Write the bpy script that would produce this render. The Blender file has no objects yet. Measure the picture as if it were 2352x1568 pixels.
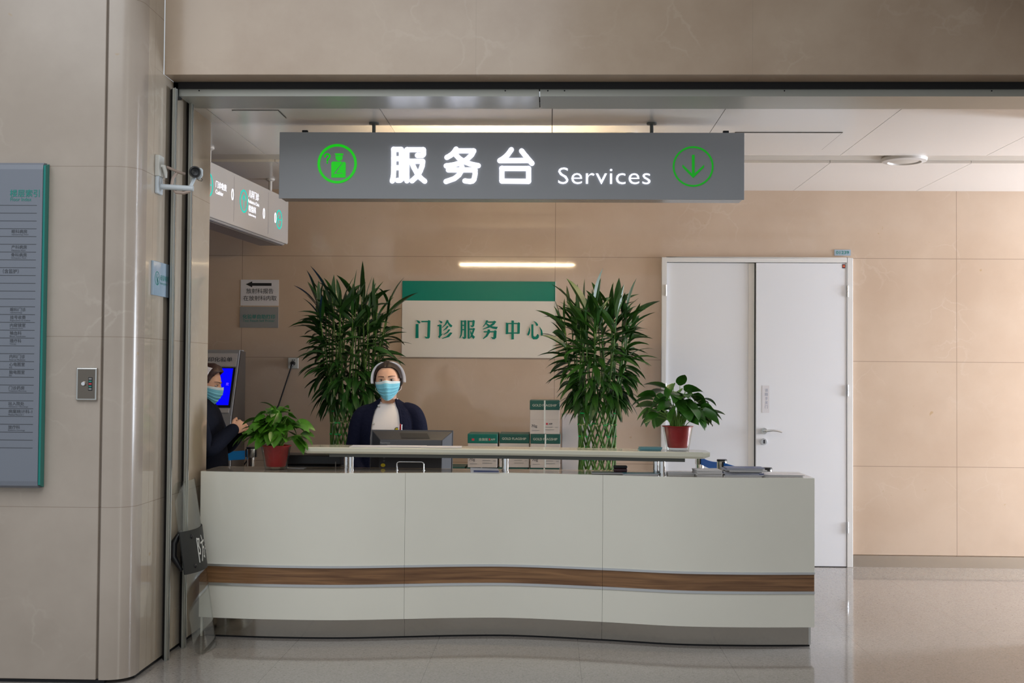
import bpy, bmesh, math, random
from mathutils import Vector, Matrix, noise
PI = math.pi
random.seed(7)
S = bpy.context.scene
C = S.collection
# ------------------------------------------------------------------ camera, world, lights, exposure
CAM_F = 2800.0                      # focal length in pixels of a 2352 px wide frame
yaw, pitch, roll = math.atan(87 / CAM_F), math.atan(75.3 / CAM_F), 0.0075
cam_d = bpy.data.cameras.new('camera'); cam = bpy.data.objects.new('camera', cam_d); C.objects.link(cam)
cam_d.sensor_width = 36.0; cam_d.lens = 36.0 * CAM_F / 2352
cam.matrix_world = Matrix.Translation((0, 0, 1.53)) @ Matrix.Rotation(yaw, 4, 'Z') @ Matrix.Rotation(PI / 2 + pitch, 4, 'X') @ Matrix.Rotation(roll, 4, 'Z')
S.camera = cam
S.view_settings.view_transform = 'Standard'; S.view_settings.look = 'None'
S.view_settings.gamma = 1; S.view_settings.exposure = 0.0; S.view_settings.use_curve_mapping = False
w = bpy.data.worlds.new('world'); S.world = w; w.use_nodes = True
w.node_tree.nodes['Background'].inputs[0].default_value = (0.86, 0.93, 1.0, 1)
w.node_tree.nodes['Background'].inputs[1].default_value = 0.62

def area(name, loc, target, sx, sy, power, color):
    d = bpy.data.lights.new(name, 'AREA'); d.shape = 'RECTANGLE'; d.size = sx; d.size_y = sy
    d.energy = power; d.color = color
    o = bpy.data.objects.new(name, d); C.objects.link(o); o.location = loc
    o.rotation_euler = (Vector(target) - Vector(loc)).to_track_quat('-Z', 'Y').to_euler()
    return o
area('hall_skylight', (-2.4, 2.0, 4.75), (-2.4, 2.5, 0), 5.0, 5.0, 190, (0.95, 0.97, 1.0))
area('hall_window_light', (6.5, -1.4, 2.2), (-2.0, 5.8, 1.6), 2.4, 3.4, 130, (0.97, 1.0, 0.94))
area('corridor_window_light', (7.4, 8.75, 1.45), (0.0, 9.2, 1.0), 1.5, 2.3, 420, (0.80, 0.88, 1.0))

# ------------------------------------------------------------------ placing helpers
CAMR = cam.matrix_world.to_3x3(); CAMP = Vector((0, 0, 1.53))
def pray(px, py): return CAMR @ Vector(((px - 1176) / CAM_F, -(py - 784) / CAM_F, -1))
def at(px, py, Y):
    d = pray(px, py); return CAMP + d * (Y / d.y)
def atx(px, py, X):
    d = pray(px, py); return CAMP + d * (X / d.x)

# ------------------------------------------------------------------ materials
def new_mat(name):
    m = bpy.data.materials.new(name); m.use_nodes = True
    nt = m.node_tree; b = nt.nodes['Principled BSDF']
    return m, nt, b
def mat(name, col, rough=0.5, metal=0.0, coat=0.0, emis=None, estr=0.0, trans=0.0, ior=1.45, spec=0.5, sss=0.0, var=0.0, vscale=8.0, bump=0.0, bscale=60.0, aniso=0):
    m, nt, b = new_mat(name)
    b.inputs['Base Color'].default_value = (*col, 1); b.inputs['Roughness'].default_value = rough
    b.inputs['Metallic'].default_value = metal; b.inputs['Coat Weight'].default_value = coat
    b.inputs['Coat Roughness'].default_value = 0.08
    b.inputs['Specular IOR Level'].default_value = spec; b.inputs['IOR'].default_value = ior
    b.inputs['Transmission Weight'].default_value = trans
    if sss: b.inputs['Subsurface Weight'].default_value = sss; b.inputs['Subsurface Radius'].default_value = (0.02, 0.008, 0.004); b.inputs['Subsurface Scale'].default_value = 0.3
    if emis: b.inputs['Emission Color'].default_value = (*emis, 1); b.inputs['Emission Strength'].default_value = estr
    tc = nt.nodes.new('ShaderNodeTexCoord')
    if var:
        n = nt.nodes.new('ShaderNodeTexNoise'); n.inputs['Scale'].default_value = vscale; n.inputs['Detail'].default_value = 4
        nt.links.new(tc.outputs['Object'], n.inputs['Vector'])
        r = nt.nodes.new('ShaderNodeMapRange'); r.inputs['From Min'].default_value = 0.3; r.inputs['From Max'].default_value = 0.7
        r.inputs['To Min'].default_value = 1 - var; r.inputs['To Max'].default_value = 1 + var
        nt.links.new(n.outputs['Fac'], r.inputs['Value'])
        h = nt.nodes.new('ShaderNodeHueSaturation'); h.inputs['Color'].default_value = (*col, 1)
        nt.links.new(r.outputs['Result'], h.inputs['Value']); nt.links.new(h.outputs['Color'], b.inputs['Base Color'])
    if bump:
        n2 = nt.nodes.new('ShaderNodeTexNoise'); n2.inputs['Scale'].default_value = bscale
        nt.links.new(tc.outputs['Object'], n2.inputs['Vector'])
        bp = nt.nodes.new('ShaderNodeBump'); bp.inputs['Strength'].default_value = bump; bp.inputs['Distance'].default_value = 0.01
        nt.links.new(n2.outputs['Fac'], bp.inputs['Height']); nt.links.new(bp.outputs['Normal'], b.inputs['Normal'])
    return m
def math_node(nt, op, a, b=None, c=None):
    n = nt.nodes.new('ShaderNodeMath'); n.operation = op
    for i, v in enumerate((a, b, c)):
        if v is None: continue
        if isinstance(v, (int, float)): n.inputs[i].default_value = v
        else: nt.links.new(v, n.inputs[i])
    return n.outputs[0]
def seam_mask(nt, sock, vals, w):
    out = None
    for v in vals:
        k = math_node(nt, 'COMPARE', sock, v, w)
        out = k if out is None else math_node(nt, 'MAXIMUM', out, k)
    return out
def mix(nt, fac, a, b):
    n = nt.nodes.new('ShaderNodeMix'); n.data_type = 'RGBA'
    if isinstance(fac, (int, float)): n.inputs[0].default_value = fac
    else: nt.links.new(fac, n.inputs[0])
    for i, v in ((6, a), (7, b)):
        if isinstance(v, tuple): n.inputs[i].default_value = (*v, 1)
        else: nt.links.new(v, n.inputs[i])
    return n.outputs[2]
def marble(name, c1, c2, vein, rough, seams_x=(), seams_y=(), seams_z=(), seam_col=(0.2, 0.15, 0.11), w=0.0016, tint=0.0, coat=0.0):
    m, nt, b = new_mat(name); b.inputs['Roughness'].default_value = rough
    b.inputs['Coat Weight'].default_value = coat; b.inputs['Coat Roughness'].default_value = 0.03
    tc = nt.nodes.new('ShaderNodeTexCoord'); P = tc.outputs['Object']
    n1 = nt.nodes.new('ShaderNodeTexNoise'); n1.inputs['Scale'].default_value = 1.6; n1.inputs['Detail'].default_value = 7; n1.inputs['Roughness'].default_value = 0.6
    nt.links.new(P, n1.inputs['Vector'])
    r = nt.nodes.new('ShaderNodeMapRange'); r.inputs['From Min'].default_value = 0.35; r.inputs['From Max'].default_value = 0.65
    nt.links.new(n1.outputs['Fac'], r.inputs['Value'])
    col = mix(nt, r.outputs[0], c1, c2)
    nz = nt.nodes.new('ShaderNodeTexNoise'); nz.inputs['Scale'].default_value = 3.0; nz.inputs['Detail'].default_value = 6
    nt.links.new(P, nz.inputs['Vector'])
    vm = nt.nodes.new('ShaderNodeVectorMath'); vm.operation = 'MULTIPLY_ADD'
    nt.links.new(nz.outputs['Color'], vm.inputs[0]); vm.inputs[1].default_value = (0.55, 0.55, 0.55); nt.links.new(P, vm.inputs[2])
    vo = nt.nodes.new('ShaderNodeTexVoronoi'); vo.feature = 'DISTANCE_TO_EDGE'; vo.inputs['Scale'].default_value = 3.1
    nt.links.new(vm.outputs[0], vo.inputs['Vector'])
    r2 = nt.nodes.new('ShaderNodeMapRange'); r2.inputs['From Min'].default_value = 0.0; r2.inputs['From Max'].default_value = 0.040
    r2.inputs['To Min'].default_value = 1.0; r2.inputs['To Max'].default_value = 0.0
    nt.links.new(vo.outputs['Distance'], r2.inputs['Value'])
    n3 = nt.nodes.new('ShaderNodeTexNoise'); n3.inputs['Scale'].default_value = 2.3; n3.inputs['Detail'].default_value = 3
    nt.links.new(P, n3.inputs['Vector'])
    r3 = nt.nodes.new('ShaderNodeMapRange'); r3.inputs['From Min'].default_value = 0.5; r3.inputs['From Max'].default_value = 0.72
    r3.inputs['To Max'].default_value = 0.42
    nt.links.new(n3.outputs['Fac'], r3.inputs['Value'])
    col = mix(nt, math_node(nt, 'MULTIPLY', r2.outputs[0], r3.outputs[0]), col, vein)
    # fine grain and sparse rusty freckles
    n4 = nt.nodes.new('ShaderNodeTexNoise'); n4.inputs['Scale'].default_value = 11; n4.inputs['Detail'].default_value = 2
    nt.links.new(P, n4.inputs['Vector'])
    r4 = nt.nodes.new('ShaderNodeMapRange'); r4.inputs['From Min'].default_value = 0.755; r4.inputs['From Max'].default_value = 0.80; r4.inputs['To Max'].default_value = 0.5
    nt.links.new(n4.outputs['Fac'], r4.inputs['Value'])
    col = mix(nt, r4.outputs[0], col, (0.42, 0.27, 0.10))
    sx = nt.nodes.new('ShaderNodeSeparateXYZ'); nt.links.new(P, sx.inputs[0])
    msk = None
    for sk, vals in ((sx.outputs[0], seams_x), (sx.outputs[1], seams_y), (sx.outputs[2], seams_z)):
        if vals:
            k = seam_mask(nt, sk, vals, w); msk = k if msk is None else math_node(nt, 'MAXIMUM', msk, k)
    if msk is not None: col = mix(nt, math_node(nt, 'MULTIPLY', msk, 0.65), col, seam_col)
    nt.links.new(col, b.inputs['Base Color'])
    return m

ZS = (0.81, 1.655, 2.49)
M = {}
M['wall_back'] = marble('beige_marble_corridor', (0.535, 0.405, 0.305), (0.595, 0.465, 0.36), (0.67, 0.565, 0.47), 0.05, seams_x=(-2.536, 0.039, 3.284), seams_z=ZS, w=0.0022)
M['pillar'] = marble('beige_marble_pillar', (0.385, 0.328, 0.276), (0.445, 0.383, 0.326), (0.53, 0.47, 0.41), 0.21, seams_z=(0.86, 1.70, 2.545, 3.39), w=0.0014)
M['pillar_side'] = marble('polished_marble_reveal', (0.47, 0.40, 0.32), (0.54, 0.465, 0.375), (0.62, 0.55, 0.47), 0.04, seams_y=(6.22,), seams_z=(0.86, 1.70, 2.545, 3.39), w=0.0014)
M['header'] = marble('beige_marble_lintel', (0.435, 0.325, 0.235), (0.51, 0.40, 0.30), (0.60, 0.50, 0.40), 0.18, seams_x=(-0.4, 1.05, 2.5), w=0.0009, seam_col=(0.35, 0.28, 0.21))
M['wall_dark'] = mat('plain_corridor_wall', (0.30, 0.22, 0.16), 0.3)
M['ceil'] = mat('white_ceiling_panel', (0.82, 0.79, 0.76), 0.22, spec=0.6)
M['ceil_gap'] = mat('ceiling_joint', (0.12, 0.11, 0.10), 0.6)
M['recess'] = mat('vent_recess', (0.60, 0.55, 0.49), 0.5)
M['steel'] = mat('brushed_steel', (0.60, 0.59, 0.56), 0.22, metal=1.0, bump=0.05, bscale=6)
M['kick'] = mat('reflective_kick_steel', (0.38, 0.345, 0.30), 0.11, metal=1.0, bump=0.35, bscale=2.6)
M['chrome'] = mat('chrome', (0.80, 0.80, 0.80), 0.07, metal=1.0)
M['alu'] = mat('satin_aluminium', (0.70, 0.71, 0.72), 0.30, metal=1.0)
M['alu_paint'] = mat('painted_aluminium', (0.42, 0.43, 0.39), 0.35, metal=0.3)
M['dark_gap'] = mat('dark_joint', (0.012, 0.013, 0.016), 0.6)
M['black'] = mat('black_plastic', (0.012, 0.012, 0.014), 0.35)
M['black_matte'] = mat('matte_black_plastic', (0.018, 0.018, 0.022), 0.6)
M['dark_grey'] = mat('dark_grey_plastic', (0.032, 0.032, 0.038), 0.4)
M['white_door'] = mat('white_door_laminate', (0.76, 0.77, 0.80), 0.35, spec=0.4)
M['white_frame'] = mat('white_door_frame', (0.74, 0.73, 0.71), 0.35)
M['cream'] = mat('cream_gloss_laminate', (0.84, 0.825, 0.73), 0.12, spec=0.5, var=0.02, vscale=2)
M['cream_edge'] = mat('cream_shelf_laminate', (0.66, 0.64, 0.52), 0.10, spec=0.5)
M['stone_top'] = mat('polished_counter_top', (0.40, 0.34, 0.27), 0.06)
M['grey_plate'] = mat('grey_support_plate', (0.13, 0.14, 0.13), 0.4)
M['green'] = mat('jade_green_vinyl', (0.0, 0.215, 0.155), 0.38, spec=0.2)
M['sign_white'] = mat('white_sign_board', (0.80, 0.745, 0.68), 0.10)
M['sign_grey'] = mat('grey_lightbox_face', (0.335, 0.35, 0.375), 0.38)
M['sign_edge'] = mat('grey_lightbox_edge', (0.33, 0.33, 0.32), 0.25, metal=0.6)
M['letter_on'] = mat('lit_white_letter', (0.9, 0.9, 0.95), 0.4, emis=(0.86, 0.88, 1.0), estr=1.3)
M['green_on'] = mat('lit_green_symbol', (0.0, 0.10, 0.0), 0.4, emis=(0.0, 0.48, 0.0), estr=1.0)
M['green_on2'] = mat('lit_green_arrow', (0.0, 0.08, 0.0), 0.4, emis=(0.0, 0.27, 0.005), estr=1.0)
M['teal_on'] = mat('lit_teal_symbol', (0.0, 0.45, 0.36), 0.4, emis=(0.0, 0.47, 0.38), estr=0.8)
M['tube_on'] = mat('warm_light_tube', (1, 0.9, 0.7), 0.4, emis=(1.0, 0.76, 0.46), estr=210)
M['white_box'] = mat('gloss_white_panel', (0.55, 0.52, 0.50), 0.08, coat=0.5)
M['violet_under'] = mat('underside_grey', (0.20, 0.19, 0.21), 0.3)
M['paper'] = mat('white_paper', (0.68, 0.66, 0.68), 0.6)
M['paper_grey'] = mat('grey_sign_plate', (0.28, 0.28, 0.28), 0.4)
M['ink'] = mat('black_ink', (0.02, 0.02, 0.02), 0.5)
M['ink_teal'] = mat('teal_ink', (0.02, 0.24, 0.20), 0.5)
M['ink_grey'] = mat('dark_grey_ink', (0.055, 0.06, 0.07), 0.5)
M['index'] = mat('blue_grey_index_panel', (0.185, 0.205, 0.245), 0.35)
M['index_edge'] = mat('teal_panel_edge', (0.01, 0.22, 0.19), 0.3)
M['lightblue'] = mat('light_blue_sign_plate', (0.36, 0.46, 0.56), 0.06)
M['carton_white'] = mat('white_carton', (0.60, 0.55, 0.53), 0.5)
M['carton_green'] = mat('dark_green_carton_lid', (0.010, 0.090, 0.072), 0.4)
M['carton_green2'] = mat('bright_green_carton_lid', (0.0, 0.15, 0.115), 0.4)
M['carton_letter'] = mat('pale_lid_lettering', (0.50, 0.52, 0.46), 0.5)
M['red_ink'] = mat('red_ink', (0.60, 0.05, 0.07), 0.5)
M['white_ink'] = mat('white_ink', (0.75, 0.78, 0.78), 0.5)
def clear_mat():
    m, nt, b = new_mat('clear_plastic'); out = [n for n in nt.nodes if n.type == 'OUTPUT_MATERIAL'][0]
    tr = nt.nodes.new('ShaderNodeBsdfTransparent'); tr.inputs[0].default_value = (0.94, 0.955, 0.95, 1)
    gl = nt.nodes.new('ShaderNodeBsdfGlossy'); gl.inputs['Roughness'].default_value = 0.05
    lw = nt.nodes.new('ShaderNodeLayerWeight'); lw.inputs[0].default_value = 0.12
    mx = nt.nodes.new('ShaderNodeMixShader'); nt.links.new(lw.outputs['Facing'], mx.inputs[0])
    nt.links.new(tr.outputs[0], mx.inputs[1]); nt.links.new(gl.outputs[0], mx.inputs[2]); nt.links.new(mx.outputs[0], out.inputs[0])
    return m
M['clear'] = clear_mat()
M['red_pot'] = mat('red_plastic_pot', (0.42, 0.018, 0.022), 0.3)
M['soil'] = mat('dark_soil', (0.03, 0.02, 0.012), 0.9, bump=0.4)
M['leaf_bamboo'] = mat('dark_bamboo_leaf', (0.016, 0.062, 0.010), 0.30, var=0.5, vscale=3.5)
M['leaf_bamboo2'] = mat('bamboo_leaf', (0.020, 0.075, 0.010), 0.30, var=0.5, vscale=3.5)
M['leaf_pothos'] = mat('bright_pothos_leaf', (0.055, 0.175, 0.012), 0.32, var=0.45, vscale=14)
M['leaf_pothos2'] = mat('deep_pothos_leaf', (0.030, 0.115, 0.012), 0.30, var=0.4, vscale=14)
M['stem'] = mat('green_bamboo_stem', (0.065, 0.155, 0.025), 0.35, var=0.4, vscale=18)
M['stem_pale'] = mat('pale_bamboo_node', (0.42, 0.42, 0.20), 0.45)
M['foil'] = mat('green_foil_tie', (0.0, 0.55, 0.10), 0.2, metal=0.6)
M['petiole'] = mat('light_green_stalk', (0.16, 0.32, 0.05), 0.4)
M['ceramic'] = mat('dark_ceramic_pot', (0.05, 0.04, 0.035), 0.3)
M['belt_blue'] = mat('blue_belt', (0.0, 0.12, 0.55), 0.6)
M['belt_light'] = mat('light_blue_belt', (0.0, 0.22, 0.66), 0.6)
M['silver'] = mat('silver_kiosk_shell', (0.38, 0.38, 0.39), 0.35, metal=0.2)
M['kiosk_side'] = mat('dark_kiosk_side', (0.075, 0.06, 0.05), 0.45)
M['kiosk_head'] = mat('kiosk_header', (0.55, 0.52, 0.52), 0.3)
M['screen'] = mat('blue_screen', (0, 0, 0.1), 0.2, emis=(0.0, 0.0, 1.0), estr=0.95)
M['screen_letter'] = mat('violet_screen_letter', (0.1, 0.05, 0.3), 0.4, emis=(0.35, 0.12, 0.9), estr=0.9)
M['skin'] = mat('skin', (0.70, 0.40, 0.27), 0.5, sss=0.12, var=0.06, vscale=25)
M['hair'] = mat('dark_brown_hair', (0.022, 0.012, 0.009), 0.42, var=0.4, vscale=70)
M['hair2'] = mat('brown_hair', (0.045, 0.018, 0.014), 0.45, var=0.4, vscale=70)
M['cap'] = mat('white_cap_cloth', (0.90, 0.87, 0.92), 0.7)
M['uniform'] = mat('white_uniform_cloth', (0.85, 0.78, 0.75), 0.75, bump=0.25, bscale=14)
M['collar'] = mat('white_collar_cloth', (0.82, 0.82, 0.90), 0.75)
M['navy'] = mat('navy_knit', (0.006, 0.0075, 0.024), 0.85, bump=0.4, bscale=45, spec=0.2)
M['navy2'] = mat('dark_navy_cloth', (0.006, 0.008, 0.018), 0.85, bump=0.4, bscale=25, spec=0.2)
M['mask'] = mat('blue_mask_cloth', (0.22, 0.62, 0.77), 0.7, bump=0.1, bscale=200)
M['mask_top'] = mat('pale_mask_edge', (0.72, 0.83, 0.86), 0.7)
M['eye_white'] = mat('eye_white', (0.50, 0.43, 0.40), 0.2)
M['iris'] = mat('dark_iris', (0.015, 0.008, 0.006), 0.1)
M['lash'] = mat('dark_lash', (0.02, 0.012, 0.01), 0.6)
M['brow'] = mat('brow_hair', (0.10, 0.045, 0.028), 0.7)
M['shoe'] = mat('white_shoe', (0.6, 0.6, 0.6), 0.5)
M['yellow'] = mat('yellow_badge', (0.60, 0.48, 0.0), 0.4)
M['red'] = mat('red_plastic', (0.55, 0.02, 0.03), 0.35)
M['maroon'] = mat('dark_maroon_plastic', (0.045, 0.010, 0.014), 0.25)
M['offwhite'] = mat('offwhite_plastic', (0.62, 0.62, 0.58), 0.4)
M['cam_white'] = mat('white_camera_housing', (0.58, 0.64, 0.68), 0.3)
M['conduit'] = mat('pinkish_conduit', (0.42, 0.33, 0.28), 0.5)
M['mag_a'] = mat('blue_magazine_cover', (0.04, 0.07, 0.22), 0.3)
M['mag_b'] = mat('grey_magazine_cover', (0.35, 0.36, 0.38), 0.3)
M['mag_c'] = mat('teal_card', (0.10, 0.26, 0.30), 0.35)
M['page'] = mat('page_edges', (0.50, 0.49, 0.48), 0.7, bump=0.3, bscale=300)
M['tan_wood'] = mat('raw_pallet_wood', (0.35, 0.22, 0.11), 0.7, var=0.2)
M['shield_black'] = mat('black_shield_grip_panel', (0.022, 0.024, 0.024), 0.55)
M['pearl'] = mat('smoke_detector_white', (0.66, 0.63, 0.60), 0.4)
def wood_mat():
    m, nt, b = new_mat('walnut_laminate'); b.inputs['Roughness'].default_value = 0.22
    tc = nt.nodes.new('ShaderNodeTexCoord'); mp = nt.nodes.new('ShaderNodeMapping')
    mp.inputs['Scale'].default_value = (1.1, 1.1, 26); nt.links.new(tc.outputs['Object'], mp.inputs[0])
    n = nt.nodes.new('ShaderNodeTexNoise'); n.inputs['Scale'].default_value = 2.0; n.inputs['Detail'].default_value = 6; n.inputs['Distortion'].default_value = 0.6
    nt.links.new(mp.outputs[0], n.inputs['Vector'])
    r = nt.nodes.new('ShaderNodeValToRGB'); nt.links.new(n.outputs['Fac'], r.inputs[0])
    r.color_ramp.elements[0].position = 0.3; r.color_ramp.elements[0].color = (0.125, 0.056, 0.024, 1)
    r.color_ramp.elements[1].position = 0.72; r.color_ramp.elements[1].color = (0.35, 0.185, 0.082, 1)
    nt.links.new(r.outputs[0], b.inputs['Base Color']); return m
M['walnut'] = wood_mat()
def floor_mat():
    m, nt, b = new_mat('polished_granite_tiles')
    b.inputs['Roughness'].default_value = 0.07; b.inputs['Specular IOR Level'].default_value = 0.5
    tc = nt.nodes.new('ShaderNodeTexCoord'); P = tc.outputs['Object']
    v = nt.nodes.new('ShaderNodeTexVoronoi'); v.inputs['Scale'].default_value = 130; nt.links.new(P, v.inputs['Vector'])
    r = nt.nodes.new('ShaderNodeValToRGB'); nt.links.new(v.outputs['Color'], r.inputs[0])
    e = r.color_ramp.elements; e[0].position = 0.0; e[0].color = (0.13, 0.12, 0.105, 1); e[1].position = 0.12; e[1].color = (0.27, 0.245, 0.22, 1)
    e2 = r.color_ramp.elements.new(0.8); e2.color = (0.345, 0.32, 0.295, 1)
    n = nt.nodes.new('ShaderNodeTexNoise'); n.inputs['Scale'].default_value = 38; n.inputs['Detail'].default_value = 3; nt.links.new(P, n.inputs['Vector'])
    rr = nt.nodes.new('ShaderNodeMapRange'); rr.inputs['From Min'].default_value = 0.69; rr.inputs['From Max'].default_value = 0.73; nt.links.new(n.outputs['Fac'], rr.inputs['Value'])
    col = mix(nt, math_node(nt, 'MULTIPLY', rr.outputs[0], 0.6), r.outputs[0], (0.06, 0.05, 0.042))
    sx = nt.nodes.new('ShaderNodeSeparateXYZ'); nt.links.new(P, sx.inputs[0])
    u = math_node(nt, 'DIVIDE', math_node(nt, 'ADD', sx.outputs[0], 1.43 + 8), 0.8)
    cu = math_node(nt, 'FLOOR', u); fu = math_node(nt, 'FRACT', u)
    par = math_node(nt, 'MODULO', cu, 2.0)
    vv = math_node(nt, 'FRACT', math_node(nt, 'DIVIDE', math_node(nt, 'ADD', math_node(nt, 'ADD', sx.outputs[1], 15.58), math_node(nt, 'MULTIPLY', par, 0.32)), 0.8))
    s1 = math_node(nt, 'LESS_THAN', fu, 0.0028); s2 = math_node(nt, 'LESS_THAN', vv, 0.0028)
    col = mix(nt, math_node(nt, 'MULTIPLY', math_node(nt, 'MAXIMUM', s1, s2), 0.6), col, (0.07, 0.06, 0.05))
    nt.links.new(col, b.inputs['Base Color'])
    n5 = nt.nodes.new('ShaderNodeTexNoise'); n5.inputs['Scale'].default_value = 1.5; nt.links.new(P, n5.inputs['Vector'])
    bp = nt.nodes.new('ShaderNodeBump'); bp.inputs['Strength'].default_value = 0.02; bp.inputs['Distance'].default_value = 0.02
    nt.links.new(n5.outputs['Fac'], bp.inputs['Height']); nt.links.new(bp.outputs['Normal'], b.inputs['Normal'])
    return m
M['floor'] = floor_mat()

# ------------------------------------------------------------------ mesh helpers
class MB:
    """collects shapes; build() links them as ONE mesh object"""
    def __init__(s): s.v = []; s.f = []; s.sm = []; s.mi = []
    def add(s, vs, fs, smooth=False, mi=0):
        n = len(s.v); s.v += [tuple(v) for v in vs]
        for f in fs: s.f.append([n + i for i in f]); s.sm.append(smooth); s.mi.append(mi)
        return s
    def box(s, a, b, mi=0):
        (x0, y0, z0), (x1, y1, z1) = a, b
        return s.add([(x0, y0, z0), (x1, y0, z0), (x1, y1, z0), (x0, y1, z0), (x0, y0, z1), (x1, y0, z1), (x1, y1, z1), (x0, y1, z1)],
                     [(0, 3, 2, 1), (4, 5, 6, 7), (0, 1, 5, 4), (1, 2, 6, 5), (2, 3, 7, 6), (3, 0, 4, 7)], False, mi)
    def hexa(s, p, mi=0):
        return s.add(p, [(0, 3, 2, 1), (4, 5, 6, 7), (0, 1, 5, 4), (1, 2, 6, 5), (2, 3, 7, 6), (3, 0, 4, 7)], False, mi)
    def tube(s, pts, radii, n=12, mi=0, caps=True, flat=1.0):
        pts = [Vector(p) for p in pts]
        if isinstance(radii, (int, float)): radii = [radii] * len(pts)
        vs, fs = [], []; prev = None
        for i, p in enumerate(pts):
            t = (pts[min(i + 1, len(pts) - 1)] - pts[max(i - 1, 0)]).normalized()
            if prev is None:
                a = Vector((0, 0, 1)) if abs(t.z) < 0.9 else Vector((1, 0, 0)); u = t.cross(a).normalized()
            else: u = (prev - t * prev.dot(t)).normalized()
            prev = u; q = t.cross(u)
            for k in range(n):
                an = 2 * PI * k / n; vs.append(p + (u * math.cos(an) + q * math.sin(an) * flat) * radii[i])
        for i in range(len(pts) - 1):
            for k in range(n):
                fs.append((i * n + k, i * n + (k + 1) % n, (i + 1) * n + (k + 1) % n, (i + 1) * n + k))
        s.add(vs, fs, True, mi)
        if caps:
            b = len(s.v) - len(vs)
            s.f.append([b + k for k in reversed(range(n))]); s.sm.append(False); s.mi.append(mi)
            s.f.append([b + (len(pts) - 1) * n + k for k in range(n)]); s.sm.append(False); s.mi.append(mi)
        return s
    def capsule(s, pts, radii, n=12, mi=0):
        """tube with rounded ends"""
        pts = [Vector(p) for p in pts]
        if isinstance(radii, (int, float)): radii = [radii] * len(pts)
        d0 = (pts[0] - pts[1]).normalized(); d1 = (pts[-1] - pts[-2]).normalized()
        A = [(pts[0] + d0 * radii[0] * k, radii[0] * math.sqrt(max(0.02, 1 - k * k))) for k in (0.97, 0.8, 0.5)]
        B = [(pts[-1] + d1 * radii[-1] * k, radii[-1] * math.sqrt(max(0.02, 1 - k * k))) for k in (0.5, 0.8, 0.97)]
        P = [a[0] for a in A] + pts + [b[0] for b in B]; R = [a[1] for a in A] + list(radii) + [b[1] for b in B]
        return s.tube(P, R, n, mi)
    def lathe(s, prof, c=(0, 0, 0), n=32, mi=0, axis='Z'):
        vs, fs = [], []
        for r, z in prof:
            for k in range(n):
                a = 2 * PI * k / n; x, y = r * math.cos(a), r * math.sin(a)
                v = (x, y, z) if axis == 'Z' else ((x, z, y) if axis == 'Y' else (z, x, y))
                vs.append((c[0] + v[0], c[1] + v[1], c[2] + v[2]))
        for i in range(len(prof) - 1):
            for k in range(n): fs.append((i * n + k, i * n + (k + 1) % n, (i + 1) * n + (k + 1) % n, (i + 1) * n + k))
        s.add(vs, fs, True, mi)
        b = len(s.v) - len(vs)
        for i in (0, len(prof) - 1):
            if prof[i][0] > 1e-5: s.f.append([b + i * n + k for k in range(n)]); s.sm.append(False); s.mi.append(mi)
        return s
    def ell(s, c, r, n=16, m=10, mi=0, rot=None):
        vs, fs = [], []; c = Vector(c)
        for i in range(m + 1):
            th = PI * i / m
            for k in range(n):
                a = 2 * PI * k / n
                v = Vector((r[0] * math.sin(th) * math.cos(a), r[1] * math.sin(th) * math.sin(a), r[2] * math.cos(th)))
                if rot: v = rot @ v
                vs.append(c + v)
        for i in range(m):
            for k in range(n): fs.append((i * n + k, (i + 1) * n + k, (i + 1) * n + (k + 1) % n, i * n + (k + 1) % n))
        return s.add(vs, fs, True, mi)
    def prism(s, poly, a, b, mi=0, smooth=False):
        """poly: list of 2D->3D points given by function a(p), b(p) (near and far cap)"""
        n = len(poly); vs = [a(p) for p in poly] + [b(p) for p in poly]
        return s.add(vs, [list(range(n)), list(reversed(range(n, 2 * n)))] + [(i, i + n, (i + 1) % n + n, (i + 1) % n) for i in range(n)], smooth, mi)
    def loft(s, rings, mi=0, closed=True, caps=True, smooth=True):
        n = len(rings[0]); vs = [p for r in rings for p in r]; fs = []
        for i in range(len(rings) - 1):
            for k in range(n if closed else n - 1):
                fs.append((i * n + k, i * n + (k + 1) % n, (i + 1) * n + (k + 1) % n, (i + 1) * n + k))
        if caps: fs.append(list(reversed(range(n)))); fs.append(list(range((len(rings) - 1) * n, len(rings) * n)))
        return s.add(vs, fs, smooth, mi)
    def build(s, name, mats, parent=None, world=False, bevel=0.0, solid=0.0, remesh=0.0, smooth=0, subd=0, fixn=True):
        me = bpy.data.meshes.new(name)
        me.from_pydata([tuple(v) for v in s.v], [], s.f)
        if not isinstance(mats, (list, tuple)): mats = [mats]
        for m in mats: me.materials.append(m)
        me.polygons.foreach_set('use_smooth', s.sm); me.polygons.foreach_set('material_index', s.mi)
        if fixn:
            bm = bmesh.new(); bm.from_mesh(me); bmesh.ops.remove_doubles(bm, verts=bm.verts, dist=1e-6)
            bmesh.ops.recalc_face_normals(bm, faces=bm.faces); bm.to_mesh(me); bm.free()
        if any(s.sm): me.set_sharp_from_angle(angle=0.75)
        me.update()
        o = bpy.data.objects.new(name, me); C.objects.link(o)
        if parent:
            o.parent = parent
            if world: o.matrix_parent_inverse = chain_inv(parent)
        if solid:
            md = o.modifiers.new('thickness', 'SOLIDIFY'); md.thickness = solid; md.offset = 0
        if remesh:
            md = o.modifiers.new('unite', 'REMESH'); md.mode = 'VOXEL'; md.voxel_size = remesh; md.use_smooth_shade = True
            if smooth: md = o.modifiers.new('soften', 'SMOOTH'); md.iterations = smooth; md.factor = 0.5
        if subd: md = o.modifiers.new('subdivide', 'SUBSURF'); md.levels = subd; md.render_levels = subd
        if bevel:
            md = o.modifiers.new('bevel', 'BEVEL'); md.width = bevel; md.segments = 3; md.limit_method = 'ANGLE'; md.angle_limit = 0.7
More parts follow.
